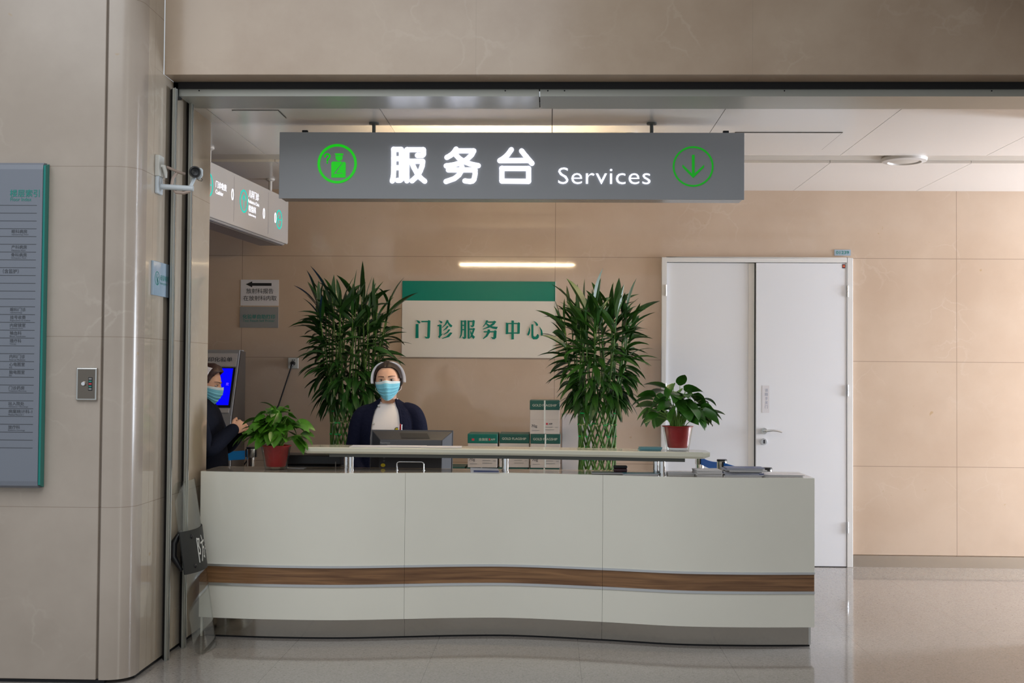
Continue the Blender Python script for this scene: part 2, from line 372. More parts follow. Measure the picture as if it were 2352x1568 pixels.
        return o
def local_mat(o):
    return Matrix.Translation(o.location) @ o.rotation_euler.to_matrix().to_4x4()
def world_mat(o):
    m = Matrix.Identity(4)
    while o is not None:
        m = o.matrix_parent_inverse @ local_mat(o) @ m if o.parent else local_mat(o) @ m
        o = o.parent
    return m
def chain_inv(o): return world_mat(o).inverted()
def tag(o, label=None, cat=None, group=None, kind=None):
    if label: o['label'] = label
    if cat: o['category'] = cat
    if group: o['group'] = group
    if kind: o['kind'] = kind
    return o
def thing(name, label, cat, loc=(0, 0, 0), rotz=0.0, group=None):
    o = bpy.data.objects.new(name, None); C.objects.link(o); o.location = loc; o.rotation_euler = (0, 0, rotz)
    o.empty_display_size = 0.1
    return tag(o, label, cat, group)
def struct(o): o['kind'] = 'structure'; return o
def dup(o, parent=None):
    c = o.copy(); C.objects.link(c); c.parent = parent
    for ch in list(o.children): dup(ch, c)
    return c

class Frame:
    """a writing surface: origin o, reading direction u, up v, outward normal n"""
    def __init__(s, o, u, v):
        s.o = Vector(o); s.u = Vector(u).normalized(); s.v = Vector(v).normalized(); s.n = s.u.cross(s.v).normalized()
    def p(s, x, y, d=0.0): return s.o + s.u * x + s.v * y + s.n * d
_tc = {}
def text_mesh(txt, bold, spacing):
    key = (txt, bold, spacing)
    if key in _tc: return _tc[key]
    cu = bpy.data.curves.new('t', 'FONT'); cu.body = txt; cu.size = 1.0; cu.offset = bold; cu.space_character = spacing
    cu.resolution_u = 3
    ob = bpy.data.objects.new('t', cu); C.objects.link(ob)
    dg = bpy.context.evaluated_depsgraph_get(); dg.update()
    me = bpy.data.meshes.new_from_object(ob.evaluated_get(dg))
    vs = [tuple(v.co) for v in me.vertices]; fs = [tuple(p.vertices) for p in me.polygons]
    bpy.data.objects.remove(ob); bpy.data.curves.remove(cu); bpy.data.meshes.remove(me)
    _tc[key] = (vs, fs); return vs, fs
def text(parent, txt, fr, cx, cy, w, h, m, bold=0.0, spacing=1.0, depth=0.0012, name='lettering', fat=0.0, off=0.0, mb=None, bend=None):
    """txt fitted into the w x h box centred at (cx, cy) of the frame; h None keeps the proportions"""
    vs, fs = text_mesh(txt, bold, spacing)
    if not vs: return None
    x0 = min(v[0] for v in vs); x1 = max(v[0] for v in vs); y0 = min(v[1] for v in vs); y1 = max(v[1] for v in vs)
    kx = w / (x1 - x0) if w else h / (y1 - y0); ky = h / (y1 - y0) if h else kx
    B = mb or MB()
    for dx in ((0,) if not fat else (-fat, 0, fat)):
        out = []; off += 0.0003
        for v in vs:
            x = cx + (v[0] - (x0 + x1) / 2) * kx + dx; y = cy + (v[1] - (y0 + y1) / 2) * ky
            out.append(bend(x, y, off + depth) if bend else fr.p(x, y, off + depth))
        B.add(out, fs)
    if mb: return None
    return B.build(name, m, parent, world=True, fixn=False)
def strokes(parent, lines, fr, wd, m, depth=0.002, name='lettering', off=0.0):
    """rounded flat strokes with real thickness"""
    B = MB()
    for ln in lines:
        for i, p in enumerate(ln):
            n = 14; poly = [(p[0] + wd / 2 * math.cos(2 * PI * k / n), p[1] + wd / 2 * math.sin(2 * PI * k / n)) for k in range(n)]
            B.prism(poly, lambda q: fr.p(q[0], q[1], off + depth), lambda q: fr.p(q[0], q[1], off))
            if i:
                a = Vector(ln[i - 1]); b = Vector(p); t = (b - a)
                if t.length < 1e-6: continue
                t.normalize(); nn = Vector((-t.y, t.x)) * wd / 2
                poly = [a - nn, b - nn, b + nn, a + nn]
                B.prism(poly, lambda q: fr.p(q[0], q[1], off + depth), lambda q: fr.p(q[0], q[1], off))
    return B.build(name, m, parent, world=True, fixn=False)
def ring2d(parent, fr, cx, cy, r, wd, m, depth=0.002, name='ring', n=48, off=0.0):
    B = MB(); vs = []; fs = []
    for k in range(n):
        a = 2 * PI * k / n
        for rr, d in ((r - wd / 2, off), (r + wd / 2, off), (r + wd / 2, off + depth), (r - wd / 2, off + depth)):
            vs.append(fr.p(cx + rr * math.cos(a), cy + rr * math.sin(a), d))
    for k in range(n):
        for j in range(4): fs.append((k * 4 + j, ((k + 1) % n) * 4 + j, ((k + 1) % n) * 4 + (j + 1) % 4, k * 4 + (j + 1) % 4))
    B.add(vs, fs, False)
    return B.build(name, m, parent, world=True)
def flat(fr, poly, depth=0.002, off=0.0, mb=None, mi=0):
    B = mb or MB(); B.prism(poly, lambda q: fr.p(q[0], q[1], off + depth), lambda q: fr.p(q[0], q[1], off), mi); return B
def plate(fr, x0, y0, x1, y1, depth, mb=None, off=0.0, mi=0):
    return flat(fr, [(x0, y0), (x1, y0), (x1, y1), (x0, y1)], depth, off, mb, mi)
def WF(Y): return Frame((0, Y, 0), (1, 0, 0), (0, 0, 1))        # a surface facing the hall at depth Y
def SF(X): return Frame((X, 0, 0), (0, 1, 0), (0, 0, 1))        # a surface facing +X

# ------------------------------------------------------------------ the room
struct(MB().box((-9, -4, -0.1), (9, 10.6, 0.0)).build('floor', M['floor']))
b = MB()
def wallrect(x0, x1, z0, z1): b.box((x0, 9.95, z0), (x1, 10.25, z1))
wallrect(-5.2, 0.904, 0.10, 3.4); wallrect(2.447, 8.2, 0.10, 3.4); wallrect(0.904, 2.447, 2.492, 3.4)
b.box((-5.2, 9.965, 0), (0.904, 10.25, 0.10)); b.box((2.447, 9.965, 0), (8.2, 10.25, 0.10))
struct(b.build('wall_back', M['wall_back']))
struct(MB().box((-5.2, 9.952, 0), (0.903, 9.965, 0.092)).box((2.448, 9.952, 0), (8.2, 9.965, 0.092)).build('baseboard_back', M['steel']))
struct(MB().box((-5.4, 6.6, 0), (-5.2, 10.25, 3.4)).build('wall_left', M['wall_dark']))
# corridor end wall on the right with its window
b = MB(); b.box((8.0, 7.2, 0), (8.2, 7.9, 3.4)).box((8.0, 9.6, 0), (8.2, 9.95, 3.4)).box((8.0, 7.9, 0), (8.2, 9.6, 0.25)).box((8.0, 7.9, 2.7), (8.2, 9.6, 3.4))
struct(b.build('wall_right', M['wall_dark']))
struct(MB().box((8.05, 7.9, 0.25), (8.1, 7.95, 2.7)).box((8.05, 9.55, 0.25), (8.1, 9.6, 2.7)).box((8.05, 8.72, 0.25), (8.1, 8.78, 2.7)).box((8.05, 7.9, 0.25), (8.1, 9.6, 0.3)).box((8.05, 7.9, 2.65), (8.1, 9.6, 2.7)).build('window_1', M['white_frame']))
# pillar on the left: front slab, vertical groove, rounded corner, polished reveal
b = MB(); b.box((-9, 5.95, 0.018), (-2.214, 6.3, 4.6)); struct(b.build('wall_front_left', M['pillar'], bevel=0.004))
b = MB(); R = 0.12; poly = [(-2.200, 5.95)] + [(-2.175 + R * math.sin(a), 5.95 + R - R * math.cos(a)) for a in [PI / 2 * k / 14 for k in range(15)]] + [(-2.055, 6.12), (-2.3, 6.12), (-2.3, 5.975), (-2.206, 5.975)]
b.prism(poly, lambda p: (p[0], p[1], 0.018), lambda p: (p[0], p[1], 4.6), smooth=False)
o = b.build('trim_1', M['pillar']); struct(o)
for p in o.data.polygons: p.use_smooth = True
o.data.set_sharp_from_angle(angle=0.4)
struct(MB().box((-2.4, 6.12, 0.018), (-2.055, 7.27, 3.105)).box((-2.4, 6.12, 3.105), (-2.055, 6.36, 4.6)).build('wall_pillar_side', M['pillar_side'], bevel=0.003))
struct(MB().box((-5.2, 6.9, 0), (-2.4, 7.2, 3.4)).build('wall_inner_left', M['wall_dark']))
struct(MB().box((-9, 5.962, 0), (-2.175, 6.3, 0.018)).box((-2.4, 6.07, 0), (-2.064, 7.262, 0.018)).build('baseboard_pillar', M['dark_gap']))
# lintel
struct(MB().box((-2.055, 6.37, 3.105), (9, 6.53, 4.6)).build('wall_lintel', M['header'], bevel=0.002))
struct(MB().box((-2.055, 6.53, 3.07), (2.9, 6.60, 3.14)).build('trim_2', M['dark_gap']))
b = MB(); b.box((-2.03, 6.55, 3.032), (-0.068, 6.86, 3.088)); b.box((-0.062, 6.55, 3.032), (2.9, 6.86, 3.088))
for x in (-1.92, -0.25, -0.02, 0.07, 1.25, 2.35): b.lathe([(0.004, 6.548), (0.004, 6.551)], (x, 0, 3.062), 8, 1, 'Y')
struct(b.build('trim_3', [M['alu_paint'], M['dark_gap']]))
struct(MB().box((-2.055, 6.53, 3.02), (-2.03, 6.60, 3.10)).build('trim_4', M['dark_gap']))
# unseen wall added on the right of the hall to darken that side
struct(MB().box((4.3, 0.6, 0), (4.5, 6.37, 4.6)).build('wall_shade_right', M['header']))
# hall ceiling, skylight opening on the left; unseen slab added to shade the right
struct(MB().box((-9, -4, 4.6), (-5.0, 6.53, 4.8)).box((0.2, -4, 4.6), (9, 6.53, 4.8)).box((-5.0, 4.6, 4.6), (0.2, 6.53, 4.8)).box((-5.0, -4, 4.6), (0.2, -0.5, 4.8)).box((1.7, 0.8, 3.7), (4.3, 6.1, 3.9)).build('ceiling_hall_shade_slab', M['ceil']))
# right jamb
struct(MB().box((2.93, 6.37, 0), (9, 7.2, 3.105)).build('wall_front_right', M['header'], bevel=0.003))
struct(MB().box((2.885, 6.50, 0), (2.93, 6.62, 3.10)).box((2.895, 6.74, 0), (2.93, 6.82, 3.10)).build('trim_7', M['steel']))
# vertical sliding-door rails on the reveal
for n_, y, g in (('trim_5', 6.42, 0.10), ('trim_6', 6.72, 0.09)):
    b = MB(); Z0 = lambda p: (p[0], p[1], 0.0); Z1 = lambda p: (p[0], p[1], 3.05)
    b.prism([(-2.055, y + g), (-2.012, y), (-2.012, y + 0.015), (-2.03, y + 0.017), (-2.054, y + g + 0.004)], Z0, Z1, 2)
    b.prism([(-2.030, y + 0.018), (-2.030, y + 0.036), (-2.054, y + g), (-2.054, y + 0.06)], Z0, Z1, 1)
    b.prism([(-2.012, y + 0.036), (-2.012, y + 0.049), (-2.054, y + g + 0.012), (-2.054, y + g + 0.006), (-2.032, y + 0.037)], Z0, Z1, 0)
    struct(b.build(n_, [M['alu'], M['dark_gap'], M['alu_paint']]))
# ceiling of separate panels, with a recessed vent slot
CX = [-5.2, -3.95, -2.965, -1.98, -0.98, 0.005, 0.985, 1.972, 2.96, 3.95, 5, 6, 7, 8.2]
b = MB(); g = 0.002
for i in range(len(CX) - 1):
    for y0, y1 in ((6.86, 8.35), (8.65, 9.95)): b.box((CX[i] + g, y0, 3.04), (CX[i + 1] - g, y1, 3.07))
b.box((-5.2, 6.86, 3.0705), (8.2, 8.35, 3.10), 1); b.box((-5.2, 8.65, 3.0705), (8.2, 9.95, 3.10), 1)
b.box((-5.2, 8.3505, 3.058), (8.2, 8.6495, 3.08), 2)
struct(b.build('ceiling', [M['ceil'], M['ceil_gap'], M['recess']]))
def ceiling_panel(label, x0, y0, x1, y1, e=0.006):
    t = thing('ceiling_access_panel', label, 'access panel', ((x0 + x1) / 2, (y0 + y1) / 2, 3.04))
    MB().box((x0 + e, y0 + e, 3.034), (x1 - e, y1 - e, 3.0402)).build('panel', M['ceil'], t, world=True)
    b = MB(); e2 = e
    b.box((x0, y0, 3.037), (x1, y0 + e2, 3.0401)).box((x0, y1 - e2, 3.037), (x1, y1, 3.0401)).box((x0, y0 + e2, 3.037), (x0 + e2, y1 - e2, 3.0401)).box((x1 - e2, y0 + e2, 3.037), (x1, y1 - e2, 3.0401))
    b.build('shadow_gap', M['ceil_gap'], t, world=True)
ceiling_panel('small square white access hatch in the ceiling above the hanging direction sign', -1.84, 6.93, -1.57, 7.15, 0.004)
ceiling_panel('large white access hatch in the ceiling to the right of the grey lit sign', 1.14, 7.55, 1.80, 8.13)
t = thing('ceiling_speaker', 'round white ceiling fitting set in the recessed vent slot', 'ceiling speaker', (2.45, 8.50, 3.04))
MB().lathe([(0.10, 3.10), (0.155, 3.045), (0.15, 3.025), (0.115, 3.018), (0.11, 3.03)], (2.45, 8.50, 0)).build('ring', M['pearl'], t, world=True)
MB().lathe([(0.0, 3.026), (0.09, 3.024), (0.112, 3.032), (0.10, 3.10)], (2.45, 8.50, 0)).build('grille', M['recess'], t, world=True)
t = thing('smoke_detector', 'small cream round ceiling detector just above the top edge of the grey lit sign', 'smoke detector', (0.49, 7.62, 3.04))
MB().lathe([(0.052, 3.04), (0.055, 3.02), (0.04, 3.005), (0, 3.0)], (0.49, 7.62, 0)).build('housing', M['pearl'], t, world=True)
MB().box((0.51, 7.57, 3.0), (0.516, 7.576, 3.012)).build('indicator', M['ink'], t, world=True)

# ------------------------------------------------------------------ double door in the back wall
b = MB()
for x0, x1 in ((0.904, 0.942), (2.398, 2.446)):
    b.box((x0, 9.915, 0), (x1, 10.2, 2.49))
b.box((0.942, 9.915, 2.452), (2.398, 10.2, 2.49)); b.box((0.942, 9.975, 2.43), (2.398, 10.2, 2.452))
door = b.build('door_1', M['white_frame'], bevel=0.004); struct(door)
MB().box((0.946, 9.945, 0.006), (1.652, 9.985, 2.448)).build('door_leaf', M['white_door'], door, bevel=0.002)
leaf = MB().box((1.668, 9.920, 0.006), (2.394, 9.962, 2.448)).build('door_leaf', M['white_door'], door, bevel=0.002)
MB().box((1.61, 9.942, 0.006), (1.658, 9.948, 2.446)).build('rebate_strip', M['white_frame'], door)
MB().box((1.652, 9.96, 0), (1.67, 9.99, 2.45)).build('shadow_gap', M['dark_gap'], door)
MB().box((0.942, 9.93, 0), (2.398, 9.99, 0.006)).build('threshold', M['dark_gap'], door)
for x, zs in ((0.938, (2.22, 1.42, 0.32)), (2.402, (2.22, 1.42, 0.32))):
    for z in zs:
        MB().tube([(x, 9.912, z - 0.045), (x, 9.912, z - 0.002)], 0.008, 10).tube([(x, 9.912, z + 0.002), (x, 9.912, z + 0.045)], 0.008, 10).build('hinge', M['alu'], door)
h = MB().lathe([(0.0, 9.918), (0.024, 9.918), (0.026, 9.905), (0.024, 9.900), (0.0, 9.9)], (1.732, 0, 1.088), 28, 0, 'Y').build('handle', M['steel'], door)
MB().tube([(1.732, 9.905, 1.088), (1.734, 9.86, 1.088), (1.75, 9.852, 1.092), (1.79, 9.850, 1.096), (1.83, 9.852, 1.092), (1.865, 9.856, 1.083)], [0.010, 0.010, 0.011, 0.010, 0.009, 0.0075], 12).build('lever', M['alu'], h)
k_ = MB().lathe([(0.0, 9.918), (0.024, 9.918), (0.026, 9.908), (0.022, 9.902), (0.0, 9.902)], (1.732, 0, 1.003), 28, 0, 'Y').build('lock_plate', M['alu'], door)
MB().box((1.725, 9.900, 0.988), (1.739, 9.9025, 1.018)).build('keyhole', M['dark_grey'], k_)
t = thing('paper_note', 'narrow white taped paper strip with vertical writing on the right door leaf', 'note', (1.748, 9.919, 1.23))
F = Frame((0, 9.919, 0), (1, 0, 0), (0, 0, 1))
plate(F, 1.717, 1.235, 1.775, 1.455, 0.0008).build('paper', M['paper'], t, world=True)
b = MB()
for i, ch in enumerate('请随手关门'): text(None, ch, F, 1.752, 1.417 - i * 0.0335, 0.024, 0.026, None, depth=0.0012, mb=b)
b.build('lettering', mat('faded_blue_ink', (0.30, 0.33, 0.44), 0.6), t, world=True, fixn=False)
t = thing('door_sticker', 'tiny red and dark square sticker at the top corner of the right door leaf', 'sticker', (2.371, 9.919, 2.42))
plate(F, 2.360, 2.407, 2.385, 2.440, 0.0006).build('backing', M['ink'], t, world=True)
plate(F, 2.364, 2.414, 2.381, 2.434, 0.0006, off=0.0007).build('red_patch', M['red_ink'], t, world=True)
plate(F, 2.364, 2.421, 2.381, 2.427, 0.0004, off=0.0014).build('orange_bar', mat('orange_ink', (0.7, 0.3, 0.05), 0.5), t, world=True)
t = thing('room_number_plate', 'small grey plate reading 01239 on the wall above the door corner', 'room number', (2.369, 9.95, 2.53))
F = WF(9.95)
plate(F, 2.303, 2.512, 2.434, 2.560, 0.006).build('plate', M['lightblue'], t, world=True)
text(t, '01239', F, 2.368, 2.537, 0.105, 0.026, M['ink_teal'], off=0.006, bold=0.01)

# ------------------------------------------------------------------ signs on the back wall
F = WF(9.95)
t = thing('service_center_sign', 'white wall board with a green top band and green Chinese characters', 'sign', (-0.58, 9.95, 1.665))
plate(F, -1.21, 1.665, 0.041, 2.127, 0.018).build('board', M['sign_white'], t, world=True)
plate(F, -1.21, 2.127, 0.041, 2.288, 0.018).build('band', M['green'], t, world=True)
plate(F, 0.041, 1.665, 0.047, 2.288, 0.02).build('edge_strip', M['offwhite'], t, world=True)
SONG = [
 [[(330,792),(372,805),(387,825),(375,840),(352,830)], [(323,845),(361,845),(361,1035),(320,1038)], [(398,805),(488,803),(492,792),(522,800),(514,1025),(500,1042),(462,1042),(440,1014),(478,1020),(484,820),(398,822)]],
 [[(636,795),(680,812),(684,830),(660,840),(650,820)], [(615,862),(650,850),(672,855),(672,985),(698,968),(640,1040),(625,1015),(638,1000),(638,876),(617,876)], [(742,790),(765,795),(762,815),(728,860),(680,898),(678,890),(715,850)], [(758,795),(775,830),(820,870),(800,892),(775,872),(748,825)],
  [(745,870),(768,878),(745,908),(695,938),(693,930),(725,902)], [(768,915),(792,922),(760,962),(698,994),(696,986),(740,955)], [(790,958),(820,965),(775,1020),(680,1046),(678,1038),(735,1014)]],
 [[(930,795),(954,800),(954,940),(945,1000),(917,1040),(913,1035),(928,985),(930,930)], [(952,801),(985,801),(985,816),(952,816)], [(975,800),(990,793),(1006,802),(1004,1030),(990,1046),(965,1046),(950,1018),(975,1024)], [(952,855),(977,855),(977,870),(952,870)], [(952,915),(977,915),(977,930),(952,930)],
  [(1022,797),(1049,800),(1051,1044),(1024,1044)], [(1048,801),(1090,801),(1098,791),(1122,800),(1112,875),(1090,890),(1068,882),(1060,862),(1085,868),(1088,818),(1048,818)], [(1048,906),(1095,906),(1104,896),(1125,908),(1100,975),(1070,1025),(1054,1042),(1052,1032),(1074,985),(1092,924),(1048,924)], [(1058,922),(1075,958),(1100,998),(1124,1018),(1105,1049),(1078,1020),(1060,970)]],
 [[(1275,795),(1303,798),(1285,830),(1250,870),(1232,887),(1228,880),(1255,845)], [(1285,812),(1365,810),(1385,801),(1412,815),(1380,857),(1310,897),(1230,920),(1228,912),(1300,878),(1350,842),(1364,828),(1285,828)], [(1280,832),(1320,858),(1360,878),(1432,884),(1415,917),(1360,907),(1300,878),(1272,848)],
  [(1240,943),(1375,940),(1395,928),(1417,940),(1410,1030),(1390,1050),(1360,1050),(1338,1020),(1370,1026),(1376,958),(1240,960)], [(1295,918),(1328,922),(1325,960),(1290,1015),(1235,1050),(1230,1042),(1270,1000),(1290,955)]],
 [[(1540,826),(1574,832),(1572,980),(1538,983)], [(1572,831),(1700,831),(1700,847),(1572,847)], [(1696,838),(1710,820),(1732,832),(1727,975),(1694,981)], [(1570,960),(1697,958),(1697,975),(1570,977)], [(1616,797),(1649,800),(1648,1052),(1614,1054)]],
 [[(1855,880),(1870,925),(1865,970),(1848,1000),(1832,1000),(1830,980),(1850,930)], [(1883,850),(1913,850),(1913,1005),(1922,1016),(1945,1016),(1962,985),(1972,980),(1988,1000),(1985,1030),(1960,1052),(1910,1052),(1888,1030),(1884,1000)], [(1915,803),(1955,825),(1975,850),(1972,870),(1950,870),(1940,840)], [(1995,878),(2030,930),(2042,985),(2025,1010),(2010,990),(2010,940)]]]
for ch in SONG:
    b = MB()
    for k, pl in enumerate(ch):
        q = [at(900 + u / 5.88, 600 + v / 5.88, 9.93) for u, v in pl]; flat(F, [(p.x, p.z) for p in q], 0.003 + 0.0003 * k, 0.018, b)
    b.build('character', M['green'], t, world=True)
t = thing('directional_notice', 'white paper notice with a black left arrow and black Chinese characters', 'notice', (-2.39, 9.95, 2.08))
plate(F, -2.547, 2.079, -2.232, 2.292, 0.002).build('paper', M['paper'], t, world=True)
flat(F, [(-2.505, 2.254), (-2.452, 2.278), (-2.452, 2.265), (-2.292, 2.265), (-2.292, 2.242), (-2.452, 2.242), (-2.452, 2.230)], 0.001, 0.002).build('arrow', M['ink'], t, world=True)
text(t, '放射科报告', F, -2.388, 2.199, 0.226, 0.042, M['ink'], off=0.002)
text(t, '在放射科内取', F, -2.386, 2.140, 0.275, 0.042, M['ink'], off=0.002)
t = thing('printer_sign', 'dull grey wall plate with teal lettering directly under the white arrow notice', 'sign', (-2.39, 9.95, 1.9))
plate(F, -2.55, 1.897, -2.232, 2.069, 0.004).build('plate', M['paper_grey'], t, world=True)
text(t, '化验单自助打印', F, -2.393, 1.988, 0.268, 0.037, M['ink_teal'], off=0.004, bold=0.012)
text(t, 'Test Result Self Printer', F, -2.393, 1.955, 0.262, 0.020, M['ink_teal'], off=0.004, spacing=1.05)
t = thing('wall_socket', 'white square wall socket behind the left bamboo plant', 'socket', (-2.10, 9.95, 1.61))
plate(F, -2.146, 1.564, -2.062, 1.652, 0.008).build('plate', M['offwhite'], t, world=True, bevel=0.003)
b = MB()
for dx in (-0.008, 0.008): b.lathe([(0.0045, 9.9405), (0.0045, 9.942)], (-2.102 + dx, 0, 1.633), 10, 0, 'Y')
b.build('hole', M['ink'], t, world=True)
t = thing('power_cord', 'black power cord with a plug hanging diagonally from the wall socket', 'cord', (-2.103, 9.94, 1.60))
MB().lathe([(0.0, 9.905), (0.014, 9.906), (0.020, 9.918), (0.019, 9.94)], (-2.103, 0, 1.607), 16, 0, 'Y').tube([(-2.103, 9.92, 1.606), (-2.108, 9.905, 1.585), (-2.115, 9.90, 1.57)], [0.012, 0.01, 0.006], 10).build('plug', M['black'], t, world=True)
pts = [(-2.112, 9.902, 1.574), at(640, 930, 9.82), at(622, 962, 9.80), at(600, 1002, 9.77), at(583, 1035, 9.74), at(560, 1068, 9.74), at(550, 1085, 9.74), at(535, 1060, 9.74), (-2.5, 9.76, 0.95)]
MB().tube(pts, 0.006, 8).build('cable', M['black'], t, world=True)

# ------------------------------------------------------------------ hanging grey lightbox sign
t = thing('hanging_sign', 'long grey lightbox sign reading Services hanging over the counter', 'sign', (-0.24, 7.25, 2.57))
SY = 7.20
c = [at(641, 300, SY), at(1711, 309, SY), at(1706, 459, SY), at(641, 453, SY)]
x0, x1, z0, z1 = -1.622, 1.140, 2.568, 2.965
MB().box((x0, SY, z0), (x1, SY + 0.012, z1)).build('face_panel', M['sign_grey'], t, world=True, bevel=0.002)
MB().box((x0 + 0.004, SY + 0.012, z0 + 0.004), (x1 - 0.004, SY + 0.17, z1 - 0.002)).build('housing', M['sign_edge'], t, world=True, bevel=0.004)
F = WF(SY)
def Q(px, py): p = at(px, py, SY); return (p.x, p.z)
def A4(u, v): return Q(640 + u / 4.355, 280 + v / 4.355)
def A5(u, v): return Q(1180 + u / 4.2, 280 + v / 4.2)
fu = [[A4(1152, 275), A4(1228, 275), A4(1228, 575), A4(1215, 585), A4(1190, 585)], [A4(1152, 275), A4(1152, 480), A4(1148, 545), A4(1137, 592)], [A4(1152, 368), A4(1228, 368)], [A4(1152, 458), A4(1228, 458)],
      [A4(1283, 590), A4(1283, 278), A4(1450, 278), A4(1450, 325), A4(1440, 335), A4(1388, 335)],
      [A4(1290, 394), A4(1443, 394), A4(1437, 440), A4(1418, 490), A4(1390, 540), A4(1335, 590)], [A4(1330, 400), A4(1352, 455), A4(1385, 515), A4(1420, 560), A4(1462, 594)]]
wu = [[A4(1776, 272), A4(1750, 310), A4(1720, 335), A4(1683, 356)], [A4(1778, 290), A4(1953, 290), A4(1932, 330), A4(1880, 378), A4(1820, 410), A4(1750, 430), A4(1676, 440)],
      [A4(1762, 318), A4(1800, 360), A4(1850, 395), A4(1920, 422), A4(1998, 438)], [A4(1698, 481), A4(1966, 481), A4(1966, 520), A4(1955, 575), A4(1940, 592), A4(1915, 597), A4(1863, 590)],
      [A4(1834, 448), A4(1828, 490), A4(1805, 530), A4(1760, 567), A4(1674, 597)]]
ta = [[A4(2328, 278), A4(2290, 330), A4(2250, 365), A4(2212, 388), A5(140, 372)], [A5(76, 280), A5(120, 335), A5(176, 400)],
      [A4(2233, 466), A4(2233, 592), A5(144, 574), A5(144, 450), A4(2233, 466)]]
for nm, g_ in (('fu', fu), ('wu', wu), ('tai', ta)):
    strokes(t, g_, F, 0.0295 if nm != 'tai' else 0.0300, M['letter_on'], 0.006, name='lit_character')
p0 = Q(1282, 404); p1 = Q(1494, 404)
text(t, 'Services', F, (p0[0] + p1[0]) / 2, Q(1388, 404)[1], p1[0] - p0[0], 0.098, M['letter_on'], bold=-0.006, depth=0.005, spacing=1.04, name='lettering')
# help symbol
cc = A4(586, 418); r_ = abs(A4(782, 418)[0] - A4(390, 418)[0]) / 2 - 0.007
ring2d(t, F, cc[0], cc[1], r_, 0.0145, M['green_on'], 0.004)
strokes(t, [[A4(463, 350), A4(466, 332), A4(480, 321), A4(500, 323), A4(512, 337), A4(510, 352), A4(495, 368), A4(489, 378), A4(488, 390)], [A4(487, 409), A4(487.5, 409)]], F, 0.0085, M['green_on'], 0.004, name='question_mark')
b = MB()
flat(F, [A4(562, 315), A4(648, 316), A4(643, 336), A4(572, 336)], 0.004, 0, b)
hd = [A4(568, 343), A4(640, 343)] + [A4(605 + 34 * math.cos(a), 357 + 33 * math.sin(a)) for a in [PI * k / 10 for k in range(0, 11)]]
flat(F, hd, 0.004, 0, b)
flat(F, [A4(528, 410), A4(540, 397), A4(628, 397), A4(640, 403), A4(560, 507), A4(530, 556), A4(528, 556)], 0.004, 0, b)
flat(F, [A4(648, 401), A4(660, 399), A4(671, 412), A4(669, 556), A4(528, 556), A4(560, 518), A4(640, 518), A4(640, 512), A4(575, 510)], 0.004, 0, b)
b.build('attendant_symbol', M['green_on'], t, world=True, fixn=False)
cc = A5(1730, 430); r_ = abs(A5(1925, 430)[0] - A5(1535, 430)[0]) / 2 - 0.004
ring2d(t, F, cc[0], cc[1], r_, 0.0095, M['green_on2'], 0.004)
b = MB(); flat(F, [A5(1719, 318), A5(1744, 318), A5(1744, 520), A5(1719, 520)], 0.004, 0, b)
flat(F, [A5(1628, 412), A5(1628, 436), A5(1730, 540), A5(1834, 438), A5(1834, 414), A5(1730, 510)], 0.0041, 0, b)
b.build('arrow', M['green_on2'], t, world=True, fixn=False)
for x in (-1.069, 0.601):
    MB().tube([(x, SY + 0.085, 2.95), (x, SY + 0.085, 3.04)], 0.011, 12).lathe([(0.03, 3.03), (0.03, 3.04)], (x, SY + 0.085, 0), 20).build('hanging_rod', M['grey_plate'], t, world=True)
for x in (-1.48, 1.03):
    MB().box((x - 0.012, SY + 0.02, 2.96), (x + 0.022, SY + 0.045, 2.982)).build('bracket', M['dark_gap'], t, world=True, bevel=0.003)
MB().tube([(-0.93, SY + 0.20, 2.655), (0.24, SY + 0.20, 2.655)], 0.0065, 12).build('light_tube', M['tube_on'], t, world=True)
MB().box((-0.95, SY + 0.168, 2.62), (0.26, SY + 0.182, 2.69)).build('tube_mount', M['offwhite'], t, world=True)

# ------------------------------------------------------------------ hanging white direction sign on the left
Bp = Vector((-2.06, 9.49, 0)); Ap = Vector((-2.2, 7.9, 0)); u_ = (Bp - Ap).normalized()
t = thing('direction_sign', 'white rounded direction signboard with teal arrows hanging beyond the left pillar', 'sign', (-2.06, 9.49, 2.53), math.atan2(u_.y, u_.x) - PI / 2)
F = Frame(Bp, u_, (0, 0, 1)); th = 0.24
def sb(x0, x1, zz0, zz1, d0, d1, r=0.03):
    pl = [(x0, zz0 + r), (x0 + r, zz0), (x1 - r, zz0), (x1, zz0 + r), (x1, zz1 - r), (x1 - r, zz1), (x0 + r, zz1), (x0, zz1 - r)]
    return MB().prism(pl, lambda q: F.p(q[0], q[1], d0), lambda q: F.p(q[0], q[1], d1))
L1, L0 = 0.0, -2.02
sb(L0, L1, 2.535, 2.895, 0.0, -0.02, 0.012).build('face_panel', M['white_box'], t, world=True, bevel=0.006)
sb(L0 + 0.01, L1 - 0.012, 2.528, 2.89, -0.021, -th, 0.012).build('housing', M['white_box'], t, world=True, bevel=0.006)
MB().hexa([F.p(L0 + 0.02, 2.524, -0.03), F.p(L1 - 0.03, 2.524, -0.03), F.p(L1 - 0.03, 2.524, -th + 0.02), F.p(L0 + 0.02, 2.524, -th + 0.02), F.p(L0 + 0.02, 2.5285, -0.03), F.p(L1 - 0.03, 2.5285, -0.03), F.p(L1 - 0.03, 2.5285, -th + 0.02), F.p(L0 + 0.02, 2.5285, -th + 0.02)]).build('underside', M['violet_under'], t, world=True)
